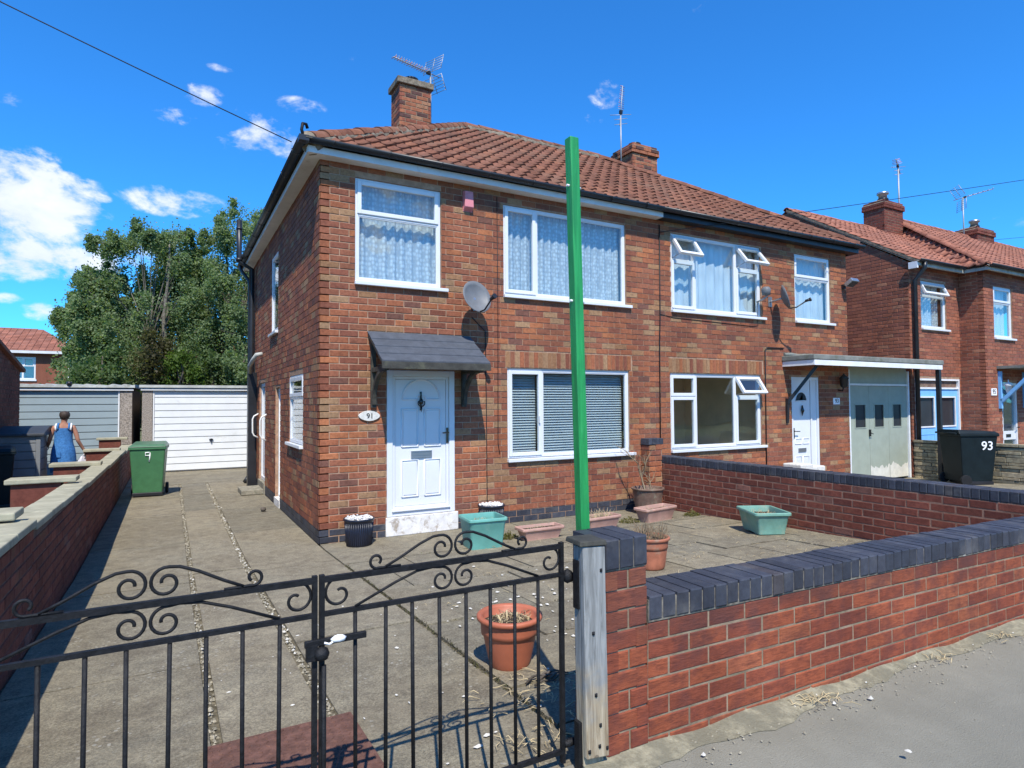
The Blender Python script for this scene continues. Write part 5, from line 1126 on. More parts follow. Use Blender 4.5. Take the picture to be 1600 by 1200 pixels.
t = round_pot('plant_pot', 'large weathered brown pot with a bare dead shrub in the corner by the wall', gz(4.66, -.42), .235, .38, 'brown_pot', .02, .72)
sh_ = MB()
def twig(P, d_, L, r_, lev):
    pts = [P]; 
    for i in range(4):
        d_ = (d_ + Vector((RN.uniform(-.3, .3), RN.uniform(-.3, .3), RN.uniform(-.05, .15)))).normalized(); pts.append(pts[-1]+d_*L/4)
    sh_.tube(pts, [r_, r_*.9, r_*.75, r_*.6, r_*.4], 5, False)
    if lev:
        for k in range(4): j_ = RN.choice((1, 2, 3, 4)); twig(pts[j_], (d_+Vector((RN.uniform(-1, 1), RN.uniform(-1, 1), RN.uniform(-.3, .6)))).normalized(), L*.6, r_*.5, lev-1)
twig(gz(4.62, -.42)+Vector((0, 0, .3)), Vector((-.05, 0, 1)), .45, .018, 3); twig(gz(4.70, -.42)+Vector((0, 0, .3)), Vector((.1, 0, 1)), .3, .01, 2)
sh_.build('dead_shrub', 'dry_twig', t)
for nm, lb_, P in (('bucket', 'black ribbed bucket of white pebbles left of the front door', gz(.40, -.27)), ('bucket', 'black bucket of white pebbles right of the front door, behind the tall teal planter', gz(2.16, -.22))):
    t = round_pot(nm, lb_, P, .175, .32, 'navy_bucket', .012, .80, .97, 'black buckets either side of the front door', 40, 'gravel_white', .84); t['category'] = 'bucket'
    pb = MB()
    for k in range(90):
        a_ = RN.uniform(0, 6.28); q_ = .15*math.sqrt(RN.random()); c_ = P + Vector((math.cos(a_)*q_, math.sin(a_)*q_, .318+RN.uniform(-.004, .014))); s_ = RN.uniform(.012, .022)
        pb.lathe(c_, [(0, -s_*.6), (s_*.9, -s_*.2), (s_*.8, s_*.3), (0, s_*.6)], 6, (RN.uniform(.7, 1.2), RN.uniform(.7, 1.2)))
    tag(pb.build('pebble_heap', 'gravel_white', t), kind='stuff')
def tub(name, label, P, L, D_, h, mt, rot=0, taper=.78, rim=.03, group='plastic troughs in the front garden', feet=False, soil='soil', bow=0.):
    """rectangular planter with a rolled rim, hollow"""
    t = thing(name, label, 'planter', P, group); P = Vector(P); R_ = Matrix.Rotation(rot, 3, 'Z')
    def loop(l, d_, z, n_=5):
        pts = []; cr_ = min(l, d_)*.18
        for cx, cy, a0 in ((l-cr_, d_-cr_, 0), (-l+cr_, d_-cr_, 90), (-l+cr_, -d_+cr_, 180), (l-cr_, -d_+cr_, 270)):
            for k in range(n_): a_ = rad(a0+90*k/(n_-1)); pts.append(P + R_ @ Vector((cx+cr_*math.cos(a_), cy+cr_*math.sin(a_) - (bow*(1-((cx+cr_*math.cos(a_))/l)**2) if cy < 0 else 0), z)))
        return pts
    z0 = .018 if feet else 0; l, d_ = L/2, D_/2
    prof = [(taper, z0), (taper*1.005, z0+.012), (.93, h*.80), (.95, h*.82), (.96, h-.04), (1.03, h-.035), (1.05, h-.03), (1.05, h-.006), (1.03, h), (.93, h), (.91, h-.01), (.88, h*.72)]
    mb = MB(); m_ = 20
    for s_, z in prof: mb.v += loop(l*(1-(1-s_)*.6 if s_ < 1 else s_*.99+.01), d_*s_, z)
    for i in range(len(prof)-1):
        for k in range(m_): mb.face((i*m_+k, i*m_+(k+1) % m_, (i+1)*m_+(k+1) % m_, (i+1)*m_+k), 0, 0, True)
    mb.face(tuple(range(m_))[::-1]); ob = mb.build('tub', mt, t); md = ob.modifiers.new('edges', 'EDGE_SPLIT'); md.split_angle = rad(38)
    s_ = MB(); e = (len(prof)-1)*m_; s_.v = [mb.v[e+k] + Vector((0, 0, RN.uniform(.0, .012))) for k in range(m_)] + [P+Vector((0, 0, h*.74+.02))]
    for k in range(m_): s_.face((k, (k+1) % m_, m_))
    s_.build('soil', soil, t)
    if feet:
        for sx in (-1, 1): f_ = MB(); c_ = P + R_ @ Vector((sx*l*.55, 0, 0)); f_.box(Fr(c_, R_ @ Vector((1, 0, 0)), R_ @ Vector((0, 1, 0))), -.06, .06, -d_*.7, d_*.7, 0, .02); f_.build('foot', mt, t)
    return t
GT = 'teal planters in the front garden'
t = tub('planter', 'tall square teal plastic planter in front of the front door', gz(1.56, -1.18), .44, .40, .34, 'teal_plastic', rad(-6), .74, group=GT); fill_sticks(t, gz(1.56, -1.18)+Vector((0, 0, .26)), .15, 40, .07)
t = tub('planter', 'faded green rectangular planter on low feet near the dividing wall', gz(4.70, -2.42), .54, .42, .27, 'teal_faded', rad(64), .76, group=GT, feet=True); fill_sticks(t, gz(4.70, -2.42)+Vector((0, 0, .2)), .15, 50, .08)
t = tub('trough', 'dull pink trough left of the green post', gz(2.32, -1.17), .54, .22, .15, 'pink_plastic', rad(-2), .7, bow=.03); fill_sticks(t, gz(2.32, -1.17)+Vector((0, 0, .10)), .16, 40, .06, sq=(1.3, .5))
t = tub('trough', 'dull pink trough just right of the green post with dry stems', gz(3.30, -1.05), .52, .22, .17, 'pink_plastic', rad(3), .7, bow=.03); fill_sticks(t, gz(3.30, -1.05)+Vector((0, 0, .12)), .16, 70, .14, sq=(1.3, .5))
t = tub('trough', 'dull pink trough in front of the large brown pot', gz(4.30, -.98), .60, .24, .19, 'pink_plastic', rad(8), .7, bow=.03); fill_sticks(t, gz(4.30, -.98)+Vector((0, 0, .13)), .18, 30, .08, sq=(1.4, .5))
for lb_, P, s_ in (('clump of yellow-green weed beside the pink trough by the brown pot', gz(3.92, -.9), .16), ('clump of low weed against the foot of the dividing wall', gz(4.98, -.98), .13), ('low weed clump behind the left pink trough', gz(2.02, -.95), .12)):
    t = thing('weed_clump', lb_, 'weed', P, 'weed clumps in the paving'); mb = MB()
    for k in range(260):
        a_ = RN.uniform(0, 6.28); q_ = s_*RN.random()**.6; b_ = P + Vector((math.cos(a_)*q_, math.sin(a_)*q_*.7, .005+.06*(1-q_/s_)*RN.random()*1.3)); d_ = Vector((RN.uniform(-1, 1), RN.uniform(-1, 1), RN.uniform(.1, .9))).normalized()*.03; e = d_.cross(Vector((0, 0, 1))).normalized()*.010
        mb.poly([b_-e*.4, b_+d_*.5-e, b_+d_, b_+d_*.5+e], RN.random())
    tag(mb.build('leaves', 'weed_leaf', t, fix=False), kind='stuff')
t = thing('crate', 'pair of cream plastic boxes on the step of the right-hand house', 'box', (8.2, -.35, 0))
MB().box(WORLD, 7.9, 8.22, -.62, -.25, .0, .56).build('box', 'plaque', t, bevel=.02); MB().box(WORLD, 8.26, 8.66, -.55, -.22, .0, .50).build('box', 'plaque', t, bevel=.02)

# ------------------------------------------------------------------ bins
def wheelie(name, label, P, rot, mt, lid, w0=.46, w1=.56, d0=.48, d1=.62, h=.93, digits=None, group='wheelie bins'):
    t = thing(name, label, 'wheelie bin', P, group, (0, 0, rot)); 
    L = Fr((0, 0, 0), (1, 0, 0), (0, -1, 0))
    def put(mb, nm, m_, **k): o = mb.build(nm, m_, None, **k); o.parent = t; return o
    b = MB(); b.hexa([(-w0/2, -d0/2, .06), (w0/2, -d0/2, .06), (w0/2, d0/2, .06), (-w0/2, d0/2, .06), (-w1/2, -d1/2, h-.07), (w1/2, -d1/2, h-.07), (w1/2, d1/2-.02, h-.07), (-w1/2, d1/2-.02, h-.07)]); put(b, 'body', mt, bevel=.02)
    put(MB().box(WORLD, -w1/2-.02, w1/2+.02, -d1/2-.02, d1/2, h-.08, h-.03), 'rim', mt, bevel=.012)
    l_ = MB(); l_.hexa([(-w1/2-.025, -d1/2-.035, h-.03), (w1/2+.025, -d1/2-.035, h-.03), (w1/2+.025, d1/2+.02, h-.03), (-w1/2-.025, d1/2+.02, h-.03), (-w1/2+.03, -d1/2+.03, h+.015), (w1/2-.03, -d1/2+.03, h+.015), (w1/2-.03, d1/2, h+.045), (-w1/2+.03, d1/2, h+.045)]); put(l_, 'lid', lid, bevel=.012)
    put(MB().tube([(-w1/2+.02, d1/2+.05, h-.02), (w1/2-.02, d1/2+.05, h-.02)], .018, 8), 'handle', mt)
    put(MB().box(WORLD, -w0/2-.01, w0/2+.01, -d0/2-.012, d0/2-.1, .012, .075), 'foot', 'fascia_black', bevel=.008)
    for sx in (-1, 1):
        wv = MB(); F = Fr((sx*(w0/2+.045), d0/2-.02, .10), (0, 1, 0), (0, 0, 1), (1, 0, 0)); n_ = 18
        for xx in (-.025, .025): wv.v += [F.pt(math.cos(2*math.pi*k/n_)*.10, math.sin(2*math.pi*k/n_)*.10, xx) for k in range(n_)]
        for k in range(n_): wv.face((k, (k+1) % n_, n_+(k+1) % n_, n_+k), 0, 0, True)
        wv.face(tuple(range(n_))); wv.face(tuple(range(n_, 2*n_))[::-1]); put(wv, 'wheel', 'tyre', bevel=.006)
    put(MB().tube([(-w0/2-.04, d0/2-.02, .10), (w0/2+.04, d0/2-.02, .10)], .012, 6), 'axle', 'grey_metal')
    return t, put
tb, put = wheelie('wheelie_bin', 'green wheelie bin with a hand-painted white figure 9, at the end of the driveway', gz(-1.87, 5.75), rad(-4), 'bin_green', 'bin_lid', digits='9')
slp = lambda z: -.24-.012 - (z-.06)/.80*.07 - .001
pts = [(.035, .80), (-.03, .80), (-.032, .745), (.03, .745), (.038, .80), (.036, .70), (.025, .63)]
put(MB().tube([(x, slp(z)+.008, z) for x, z in pts], .010, 6), 'number', 'white_print')
tb, put = wheelie('wheelie_bin', 'black wheelie bin marked 93 in front of the buff stone wall', gz(11.9, -1.3), rad(61), 'bin_black', 'bin_black', .50, .60, .56, .72, 1.0)
tb, put = wheelie('wheelie_bin', 'dark wheelie bin at the left edge beside the grey storage box', (-4.05, 5.35, 0), rad(10), 'bin_black', 'bin_black', .46, .56, .48, .6, .95)
def text_mesh(s, size, mt, ext=.0015, off=.0):
    cu_ = bpy.data.curves.new('t', 'FONT'); cu_.body = s; cu_.size = size; cu_.extrude = ext; cu_.align_x = 'CENTER'; cu_.align_y = 'CENTER'; cu_.offset = off
    o = bpy.data.objects.new('t', cu_); COL.objects.link(o); dg = bpy.context.evaluated_depsgraph_get(); dg.update()
    me = bpy.data.meshes.new_from_object(o.evaluated_get(dg)); bpy.data.objects.remove(o); bpy.data.curves.remove(cu_); me.materials.clear(); me.materials.append(MATS[mt]); return me
b93 = [o for o in COL.objects if o.get('label', '').startswith('black wheelie bin marked')][0]
n_ = bpy.data.objects.new('number', text_mesh('93', .23, 'white_print', .0015, .002)); COL.objects.link(n_); n_.parent = b93
n_.matrix_basis = Matrix.Translation((-.2945, -.16, .74)) @ Matrix.Rotation(rad(-90), 4, 'Z') @ Matrix.Rotation(rad(90+3.6), 4, 'X')
sx_ = thing('storage_box', 'grey plastic garden storage box with dark curved lid by the neighbour\'s wall', 'storage box', (-3.95, 7.0, 0))
x0, x1, y0, y1, hh = -4.27, -3.62, 6.68, 7.5, 1.12
for k in range(7):
    z = .06 + k*(hh-.06)/7; MB().box(WORLD, x0, x1-.07, y0-.004, y0+.02, z+.006, z+(hh-.06)/7-.006).build('board', 'shed_plastic', sx_, bevel=.006)
MB().box(WORLD, x0, x1-.02, y0+.02, y1, .02, hh).build('body', 'shed_plastic', sx_); MB().box(WORLD, x1-.07, x1, y0-.012, y0+.06, .02, hh).build('corner_post', 'shed_plastic', sx_, bevel=.008)
for k in range(5): MB().box(WORLD, x1-.02, x1-.008, y0+.08, y1-.02, .05+k*.21, .24+k*.21).build('board', 'shed_plastic', sx_)
ld = MB(); n_ = 10
for i in range(n_+1):
    a_ = i/n_; yy = y0-.06+(y1-y0+.1)*a_; zz = hh + .02 + .13*math.sin(math.pi*min(1, a_*1.0)*.5+.05)
    ld.v += [Vector((x0-.05, yy, zz)), Vector((x1+.06, yy, zz)), Vector((x1+.06, yy, hh-.02)), Vector((x0-.05, yy, hh-.02))]
for i in range(n_): 
    for k in range(4): ld.face((4*i+k, 4*i+(k+1) % 4, 4*i+4+(k+1) % 4, 4*i+4+k))
ld.face((0, 1, 2, 3)); ld.face((4*n_+3, 4*n_+2, 4*n_+1, 4*n_)); ld.build('lid', 'shed_lid', sx_, bevel=.01)

# ------------------------------------------------------------------ garages at the end of the drives
def back_garage(label, X0, X1, dx0, dx1, y, h, mt, nrib, fascia, handle, wave=0):
    t = thing('garage', label, 'garage', ((X0+X1)/2, y, 0), 'prefabricated garages behind the houses')
    for a, b_ in ((X0, dx0-.01), (dx1+.01, X1)):
        if b_-a > .04: MB().box(WORLD, a, b_, y, y+.16, 0, h-.14).build('corner_pillar', 'pebbledash', t)
    MB().box(WORLD, X0, X0+.1, y+.16, y+5, 0, h-.14).build('side_wall', 'pebbledash', t); MB().box(WORLD, X1-.1, X1, y+.16, y+5, 0, h-.14).build('side_wall', 'pebbledash', t); MB().box(WORLD, X0+.1, X1-.1, y+4.9, y+5, 0, h-.14).build('rear_wall', 'pebbledash', t)
    d_ = bpy.data.objects.new('garage_door', None); link(d_, t); z0, z1 = .03, h-.19
    MB().box(WORLD, dx0, dx0+.03, y+.01, y+.05, 0, z1).build('frame', 'white_paint', d_); MB().box(WORLD, dx1-.03, dx1, y+.01, y+.05, 0, z1).build('frame', 'white_paint', d_)
    for k in range(nrib):
        a, b_ = z0+(z1-z0)*k/nrib, z0+(z1-z0)*(k+1)/nrib
        MB().hexa([(dx0+.035, y+.03, a+.010), (dx1-.035, y+.03, a+.010), (dx1-.035, y+.07, a+.004), (dx0+.035, y+.07, a+.004), (dx0+.035, y+.036, b_-.008), (dx1-.035, y+.036, b_-.008), (dx1-.035, y+.07, b_-.004), (dx0+.035, y+.07, b_-.004)]).build('slat', mt, d_)
    MB().box(WORLD, dx0+.03, dx1-.03, y+.06, y+.085, z0-.02, z1).build('door_backing', 'dish_grey' if mt != 'garage_white' else 'fascia_white', d_)
    cx = (dx0+dx1)/2 + .06
    if handle: MB().box(WORLD, cx-.045, cx+.045, y-.01, y+.03, .77, .79).box(WORLD, cx-.012, cx+.012, y-.02, y+.03, .72, .80).build('handle', 'knob_black', d_)
    MB().box(WORLD, X0-.03, X1+.03, y-.04, y-.005, h-.185, h-.145).build('barge_board', 'fascia_white', t); MB().box(WORLD, X0-.02, X1+.02, y-.02, y-.003, h-.142, h-.12).build('roof_edge', 'fascia_black' if fascia else 'fascia_white', t)
    rf = MB(); n_ = 40
    for i in range(n_+1):
        x = X0-.06 + (X1-X0+.12)*i/n_; z = h - .05 + .035*math.sin(i*math.pi) + wave*(.022*math.sin(i*1.9)+RN.uniform(-.012, .02))
        rf.v += [Vector((x, y-.07, h-.115)), Vector((x, y-.06, z)), Vector((x, y+5.1, z+.1)), Vector((x, y+5.1, h-.06))]
    for i in range(n_): 
        for k in range(4): rf.face((4*i+k, 4*i+(k+1) % 4, 4*i+4+(k+1) % 4, 4*i+4+k))
    rf.face((0, 1, 2, 3)); rf.face((4*n_+3, 4*n_+2, 4*n_+1, 4*n_)); rf.build('roof', 'asbestos', t)
    return t
t = back_garage('prefab garage with ribbed white up-and-over door at the end of the driveway', -2.14, .95, -1.91, .55, 10.0, 2.2, 'garage_white', 12, False, True)
t = back_garage('prefab garage with blue-grey ribbed door behind the person in the denim dress', -5.3, -2.36, -5.05, -2.62, 10.3, 2.2, 'grey_blue_door', 12, True, False, .9)
MB().lathe((-3.62, 10.25, 2.12), [(0, 0), (.05, .01), (.06, .06), (.05, .10), (0, .11)], 8).build('roof_lamp', 'fascia_black', t)

# ------------------------------------------------------------------ the house next door on the left
nh = thing('neighbour_house', 'dark brick side wall of the next house, at the left edge behind the storage box', 'house', (-8, 3, 0))
nw = bpy.data.objects.new('side_wall', None); link(nw, nh)
NF = Fr((-4.3, 0, 0), (0, 1, 0), (1, 0, 0)); BN = Bricks()
k0 = MB(); k0.poly([(-4.306, 0, 0), (-4.306, 8.8, 0), (-4.306, 8.8, 2.40), (-4.306, 6.55, 2.83), (-4.306, 0, 2.83)]); k0.build('mortar', 'mortar_dark', nw, fix=False)
for i in range(34):
    z = i*.082; hi = (8.8 if z < 2.32 else 8.8-(z-2.32)/.5*2.25)
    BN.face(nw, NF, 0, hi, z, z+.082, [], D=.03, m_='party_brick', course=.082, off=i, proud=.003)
n1f = bpy.data.objects.new('front_wall', None); link(n1f, nh)
FN = Fr((-10.5, 0, 0), (1, 0, 0), (0, -1, 0)); WN = (3.4, 5.0, 2.95, 4.2); WN2 = (3.4, 5.0, .9, 2.2)
m_ = MB(); m_.box(FN, 0, 5.3, -.02, .002, 2.8, 4.6); m_.box(FN, 0, 6.19, -.02, .002, 0, 2.8); m_.build('mortar', 'mortar', n1f)
BN.face(n1f, FN, 0, 6.19, 0, 2.788, [WN2], D=.03, m_='house_brick', proud=.008); BN.face(n1f, FN, 0, 5.3, 2.788, 4.6, [WN], D=.03, m_='house_brick', proud=.008); BN.face(nw, Fr((-5.2, 0, 0), (0, 1, 0), (1, 0, 0)), 0, 6.5, 2.8, 4.6, [], D=.02, m_='party_brick', proud=.012)
BN.emit(80)
for wn in (WN, WN2):
    w2 = window(nh, Fr((-10.5, -.06, 0), (1, 0, 0), (0, -1, 0)), *wn, [(wn[0]+.026, 4.0, wn[2]+.026, wn[3]-.026, 'sash', 0), (4.0, wn[1]-.026, wn[2]+.026, wn[3]-.026, 'fixed', 0)], rec=.0, dep=.05); MB().box(FN, wn[0], wn[1], .003, .006, wn[2], wn[3]).build('curtain', 'white_cloth', w2)
MB().box(WORLD, -5.2, -4.25, -.05, 6.55, 2.80, 2.88).build('flat_roof', 'lead_felt', nh)
q = MB(); q.box(WORLD, -10.5, -4.31, .0, 6.5, 0, 2.8); q.box(WORLD, -10.5, -5.2, .0, 6.5, 2.8, 4.6); q.box(WORLD, -8, -4.31, 6.5, 8.8, 0, 2.3); q.build('masonry', 'party_brick', nh)
q = MB(); q.hexa([(-8.1, 6.55, 2.80), (-4.22, 6.55, 2.80), (-4.22, 8.9, 2.36), (-8.1, 8.9, 2.36), (-8.1, 6.55, 2.87), (-4.22, 6.55, 2.87), (-4.22, 8.9, 2.43), (-8.1, 8.9, 2.43)]); q.build('lean_to_roof', 'far_tile', nh)
q = MB(); q.poly([(-5.05, -.2, 4.62), (-10.6, -.2, 4.62), (-10.6, 3.3, 7), (-7.7, 3.3, 7)]); q.poly([(-5.05, 6.6, 4.62), (-5.05, -.2, 4.62), (-7.7, 3.3, 7)]); q.poly([(-10.6, 6.6, 4.62), (-5.05, 6.6, 4.62), (-7.7, 3.3, 7), (-10.6, 3.3, 7)]); q.poly([(-5.05, -.2, 4.6), (-5.05, 6.6, 4.6), (-10.6, 6.6, 4.6), (-10.6, -.2, 4.6)]); q.build('roof', 'far_tile', nh)

# ------------------------------------------------------------------ houses beyond the garages
def far_house(label, x0, x1, y0, ze, zr, ins, wins, group='houses beyond the garages'):
    t = thing('brick_house', label, 'house', ((x0+x1)/2, y0, 0), group); F = Fr((x0, y0, 0), (1, 0, 0), (0, -1, 0)); w_ = x1-x0
    m_ = MB(); sheet(m_, F, 0, w_, 0, ze, [w2[:4] for w2 in wins], .2); m_.box(WORLD, x0, x1, y0+.9, y0+6.8, 0, ze-.02); m_.build('wall', 'red_brick', t)
    q = MB(); e = .35; ym = y0+3.5
    q.hexa([(x0-e, y0-e, ze), (x1+e, y0-e, ze), (x1+e, y0+7+e, ze), (x0-e, y0+7+e, ze), (x0+ins, ym-.02, zr), (x1-ins, ym-.02, zr), (x1-ins, ym+.02, zr), (x0+ins, ym+.02, zr)]); rf = q.build('roof', 'far_tile', t)
    n_ = 15; ti = MB(); xs = int((w_+2*e)/.3)
    for j in range(n_):
        f0, f1 = j/n_, (j+1.15)/n_
        for i in range(xs):
            a = x0-e + i*.3; lo0, hi0 = x0-e+(ins+e)*f0, x1+e-(ins+e)*f0
            if a < lo0+(ins+e)/n_ or a+.3 > hi0-(ins+e)/n_: continue
            Y = lambda f_: y0-e+(ym-y0+e)*f_; Z = lambda f_: ze+(zr-ze)*f_
            ti.hexa([(a+.01, Y(f0), Z(f0)), (a+.29, Y(f0), Z(f0)), (a+.29, Y(f1), Z(f1)), (a+.01, Y(f1), Z(f1)), (a+.01, Y(f0)-.01, Z(f0)+.05), (a+.29, Y(f0)-.01, Z(f0)+.05), (a+.29, Y(f1)-.01, Z(f1)+.02), (a+.01, Y(f1)-.01, Z(f1)+.02)], RN.random())
    ti.build('roof_tiling', 'far_tile', t, 'stuff')
    MB().box(WORLD, x0-e, x1+e, y0-e-.02, y0-e, ze-.12, ze+.02).build('fascia', 'fascia_white', t)
    for a, b_, c_, d_, mull in wins:
        w2 = bpy.data.objects.new('window', None); link(w2, t)
        q = MB(); q.ring(F, a, b_, c_, d_, .07, -.1, -.03); q.box(F, a+mull-.04, a+mull+.04, -.1, -.03, c_+.07, d_-.07); q.ring(F, a+mull+.04, b_-.07, (c_+d_)/2+.1, d_-.07, .05, -.09, -.02) if mull < b_-a-.4 else None; q.build('frame', 'upvc', w2)
        MB().box(F, a+.07, b_-.07, -.09, -.08, c_+.07, d_-.07).build('pane', 'glass', w2); MB().box(F, a+.07, b_-.07, -.6, -.55, c_+.07, d_-.07).build('curtain', 'white_cloth', w2)
        MB().box(F, a-.05, b_+.05, -.1, .06, c_-.09, c_).build('sill', 'upvc', w2)
    return t
far_house('brick house with red hipped roof and white window, far back left behind the garages', -15.5, -6.1, 34, 4.6, 6.15, 2.0, [(6.05, 7.6, 3.1, 4.3, 1.0), (9.0, 9.35, 3.0, 4.2, .3)])
far_house('unseen brick house added across the street for the window panes to mirror', 17, 30, -33, 4.6, 6.9, 3.4, [(2, 4, .9, 2.2, 1)], 'unseen houses added for reflections')  # unseen row opposite, added so the lower panes reflect dark walls
far_house('second unseen brick house added across the street for the window panes to mirror', 33, 60, -33, 4.6, 6.9, 3.4, [(2, 4, .9, 2.2, 1)], 'unseen houses added for reflections')
far_house('brick house glimpsed through the trees right of the garages', -1.0, 5.5, 36, 4.4, 6.0, 1.5, [(2.5, 4.0, 2.9, 4.1, .9), (4.6, 5.8, 2.9, 4.1, .7)])

# ------------------------------------------------------------------ trees and shrubs
def leaf_mesh(name, cents, sig, n_per, size, mt, droop=.35, parent=None):
    C_ = np.repeat(np.array(cents), n_per, 0); s_ = np.repeat(np.array(sig), n_per, 0); n_ = len(C_)
    cl = np.repeat(NP.rand(len(cents)), n_per)
    g = NP.randn(n_, 3); g /= np.linalg.norm(g, axis=1)[:, None]; rr = NP.rand(n_)**.5; tail = NP.rand(n_) < .16; rr[tail] = .9 + .75*NP.rand(int(tail.sum()))
    P = C_ + g*s_*rr[:, None]; P[:, 2] -= droop*(NP.rand(n_)**2)*s_[:, 0]*1.6
    d = NP.randn(n_, 3); d[:, 2] -= .5; d /= np.linalg.norm(d, axis=1)[:, None]
    e = np.cross(d, NP.randn(n_, 3)); e /= np.linalg.norm(e, axis=1)[:, None]
    L = size*(.6+.8*NP.rand(n_))[:, None]; w_ = L*.36
    V = np.stack([P - d*L*.5, P + e*w_, P + d*L*.5, P - e*w_], 1).reshape(-1, 3)
    me = bpy.data.meshes.new(name); me.vertices.add(len(V)); me.vertices.foreach_set('co', V.ravel()); me.loops.add(n_*4); me.loops.foreach_set('vertex_index', np.arange(n_*4)); me.polygons.add(n_)
    me.polygons.foreach_set('loop_start', np.arange(n_)*4); me.polygons.foreach_set('loop_total', np.full(n_, 4)); me.materials.append(MATS[mt])
    a = me.attributes.new('rnd', 'FLOAT', 'FACE'); a.data.foreach_set('value', np.clip(cl*.6+.4*NP.rand(n_), 0.01, 1)); me.update(); me.validate()
    o = bpy.data.objects.new(name, me); link(o, parent); o.color = (0, 0, 0, 1); return o
def tree(name, label, base, h, rx, ry, zlo, n_cl, per, leaf, mt, bark, cl=(.5, .95), cat='tree', group='trees behind the garages', trunks=1, top=1.0, seed=1, lean=(0, 0)):
    t = thing(name, label, cat, base, group); B = Vector(base); rn = random.Random(seed); tr = MB(); cents, sig = [], []
    for k in range(n_cl):
        f_ = rn.random()**.9; z = zlo + (h-zlo)*f_
        prof = math.sin(math.pi*min(1, .18 + .82*f_)**.9)**.7 if f_ < .97 else .2
        prof = (1-((f_-.38)/.66)**2) if f_ > .38 else (1-((.38-f_)/.62)**2*.6); prof = max(.04, prof)**.5
        a_ = rn.uniform(0, 6.283); q = math.sqrt(rn.uniform(.2, 1))*prof
        c_ = B + Vector((math.cos(a_)*rx*q + lean[0]*f_, math.sin(a_)*ry*q + lean[1]*f_, z)); s_ = rn.uniform(*cl)*(1-.45*f_**2)
        cents.append(tuple(c_)); sig.append((s_, s_, s_*1.15))
        if mt == 'birch_leaf' and f_ > .35:
            for j in range(2):
                o2 = Vector((math.cos(a_)*rn.uniform(.4, 1.1), math.sin(a_)*rn.uniform(.2, .9), rn.uniform(-.35, .75)))*s_*1.2; cents.append(tuple(c_+o2)); sig.append((s_*.34, s_*.34, s_*rn.uniform(.3, .5)))
                tr.tube([c_, c_+o2*.6, c_+o2*1.0 + Vector((0, 0, s_*.4))], [.012, .008, .003], 4, False)
        if k % 3 == 0:
            zs = zlo*.6 + (z-zlo*.6)*rn.uniform(.3, .6); S_ = B + Vector((lean[0]*.4, 0, max(.4, zs))); m_ = S_.lerp(c_, .5) + Vector((0, 0, .25)); tr.tube([S_, m_, c_ + Vector((0, 0, s_*.4))], [.032, .018, .006], 5, False)
            for j in range(3): tr.tube([c_, c_ + Vector((rn.uniform(-1, 1), rn.uniform(-1, 1), rn.uniform(-.2, 1)))*s_*.9], [.012, .004], 4, False)
    for k in range(trunks):
        o_ = Vector((rn.uniform(-.5, .5)*(trunks > 1), rn.uniform(-.4, .4)*(trunks > 1), 0)); pts = [B+o_]
        for i in range(1, 9): pts.append(B + o_*(1+.8*i/8) + Vector((rn.uniform(-.1, .1) + lean[0]*i/8, rn.uniform(-.1, .1) + lean[1]*i/8, h*.93*i/8)))
        tr.tube(pts, [.15*(1-.85*i/8) for i in range(9)], 8)
    tr.build('trunk', bark, t); o = leaf_mesh('crown', cents, sig, per, leaf, mt, parent=t); return t
tree('birch_tree', 'tall airy birch with drooping sprays left of centre behind the garages', (-2.2, 18.5, 0), 8.05, 2.3, 1.7, 1.6, 135, 300, .078, 'birch_leaf', 'birch_bark', (.38, .72), seed=3, trunks=2)
tree('birch_tree', 'tallest birch behind the garages, next to the corner of the house', (.8, 18.2, 0), 9.0, 1.85, 1.7, 1.6, 130, 300, .078, 'birch_leaf', 'birch_bark', (.38, .72), seed=8, trunks=2)
tree('leafy_tree', 'lower dark green tree forming the left shoulder of the clump behind the garages', (-3.75, 19.5, 0), 6.5, 1.1, 1.5, 1.2, 60, 480, .09, 'birch_leaf', 'bark', (.4, .75), seed=5)
tree('leafy_tree', 'dense dark tree filling the gap between the two birches', (-.9, 20.3, 0), 7.3, 2.3, 1.4, 1.0, 90, 480, .10, 'dark_leaf', 'bark', (.5, .95), seed=11)
tree('leafy_tree', 'dark tree showing between the birches and the house corner', (2.4, 20.0, 0), 8.0, 1.8, 1.5, 1.0, 70, 460, .10, 'dark_leaf', 'bark', (.5, .95), seed=13)
tree('shrub', 'brownish shrub above the gap between the two garages', (-2.1, 16.4, 0), 3.95, .75, .7, 1.2, 16, 420, .09, 'brown_leaf', 'bark', (.3, .5), 'shrub', 'shrubs behind the garages', seed=21)
tree('shrub', 'bright yellow-green shrub above the white garage', (-1.2, 16.1, 0), 3.4, .55, .5, 1.2, 12, 380, .09, 'lime_leaf', 'bark', (.28, .42), 'shrub', 'shrubs behind the garages', seed=22)
tree('shrub', 'dark shrub above the blue-grey garage', (-3.5, 16.3, 0), 3.5, .8, .7, .8, 16, 420, .10, 'dark_leaf', 'bark', (.32, .5), 'shrub', 'shrubs behind the garages', seed=23)
tree('shrub', 'soft green shrub above the white garage beside the house downpipe', (.75, 16.2, 0), 3.7, .7, .6, 1.0, 18, 420, .09, 'birch_leaf', 'bark', (.3, .5), 'shrub', 'shrubs behind the garages', seed=24)
tree('shrub', 'dark green shrub above the middle of the white garage', (-.25, 16.6, 0), 3.5, .7, .6, 1.0, 16, 420, .10, 'dark_leaf', 'bark', (.3, .5), 'shrub', 'shrubs behind the garages', seed=25)
tree('climbing_shrub', 'wispy shrub hanging in front of the far left house', (-4.75, 22.5, 0), 4.2, .8, .5, 2.4, 14, 200, .10, 'birch_leaf', 'bark', (.28, .5), 'shrub', 'shrubs behind the garages', seed=26)
hd_ = []; hs_ = []
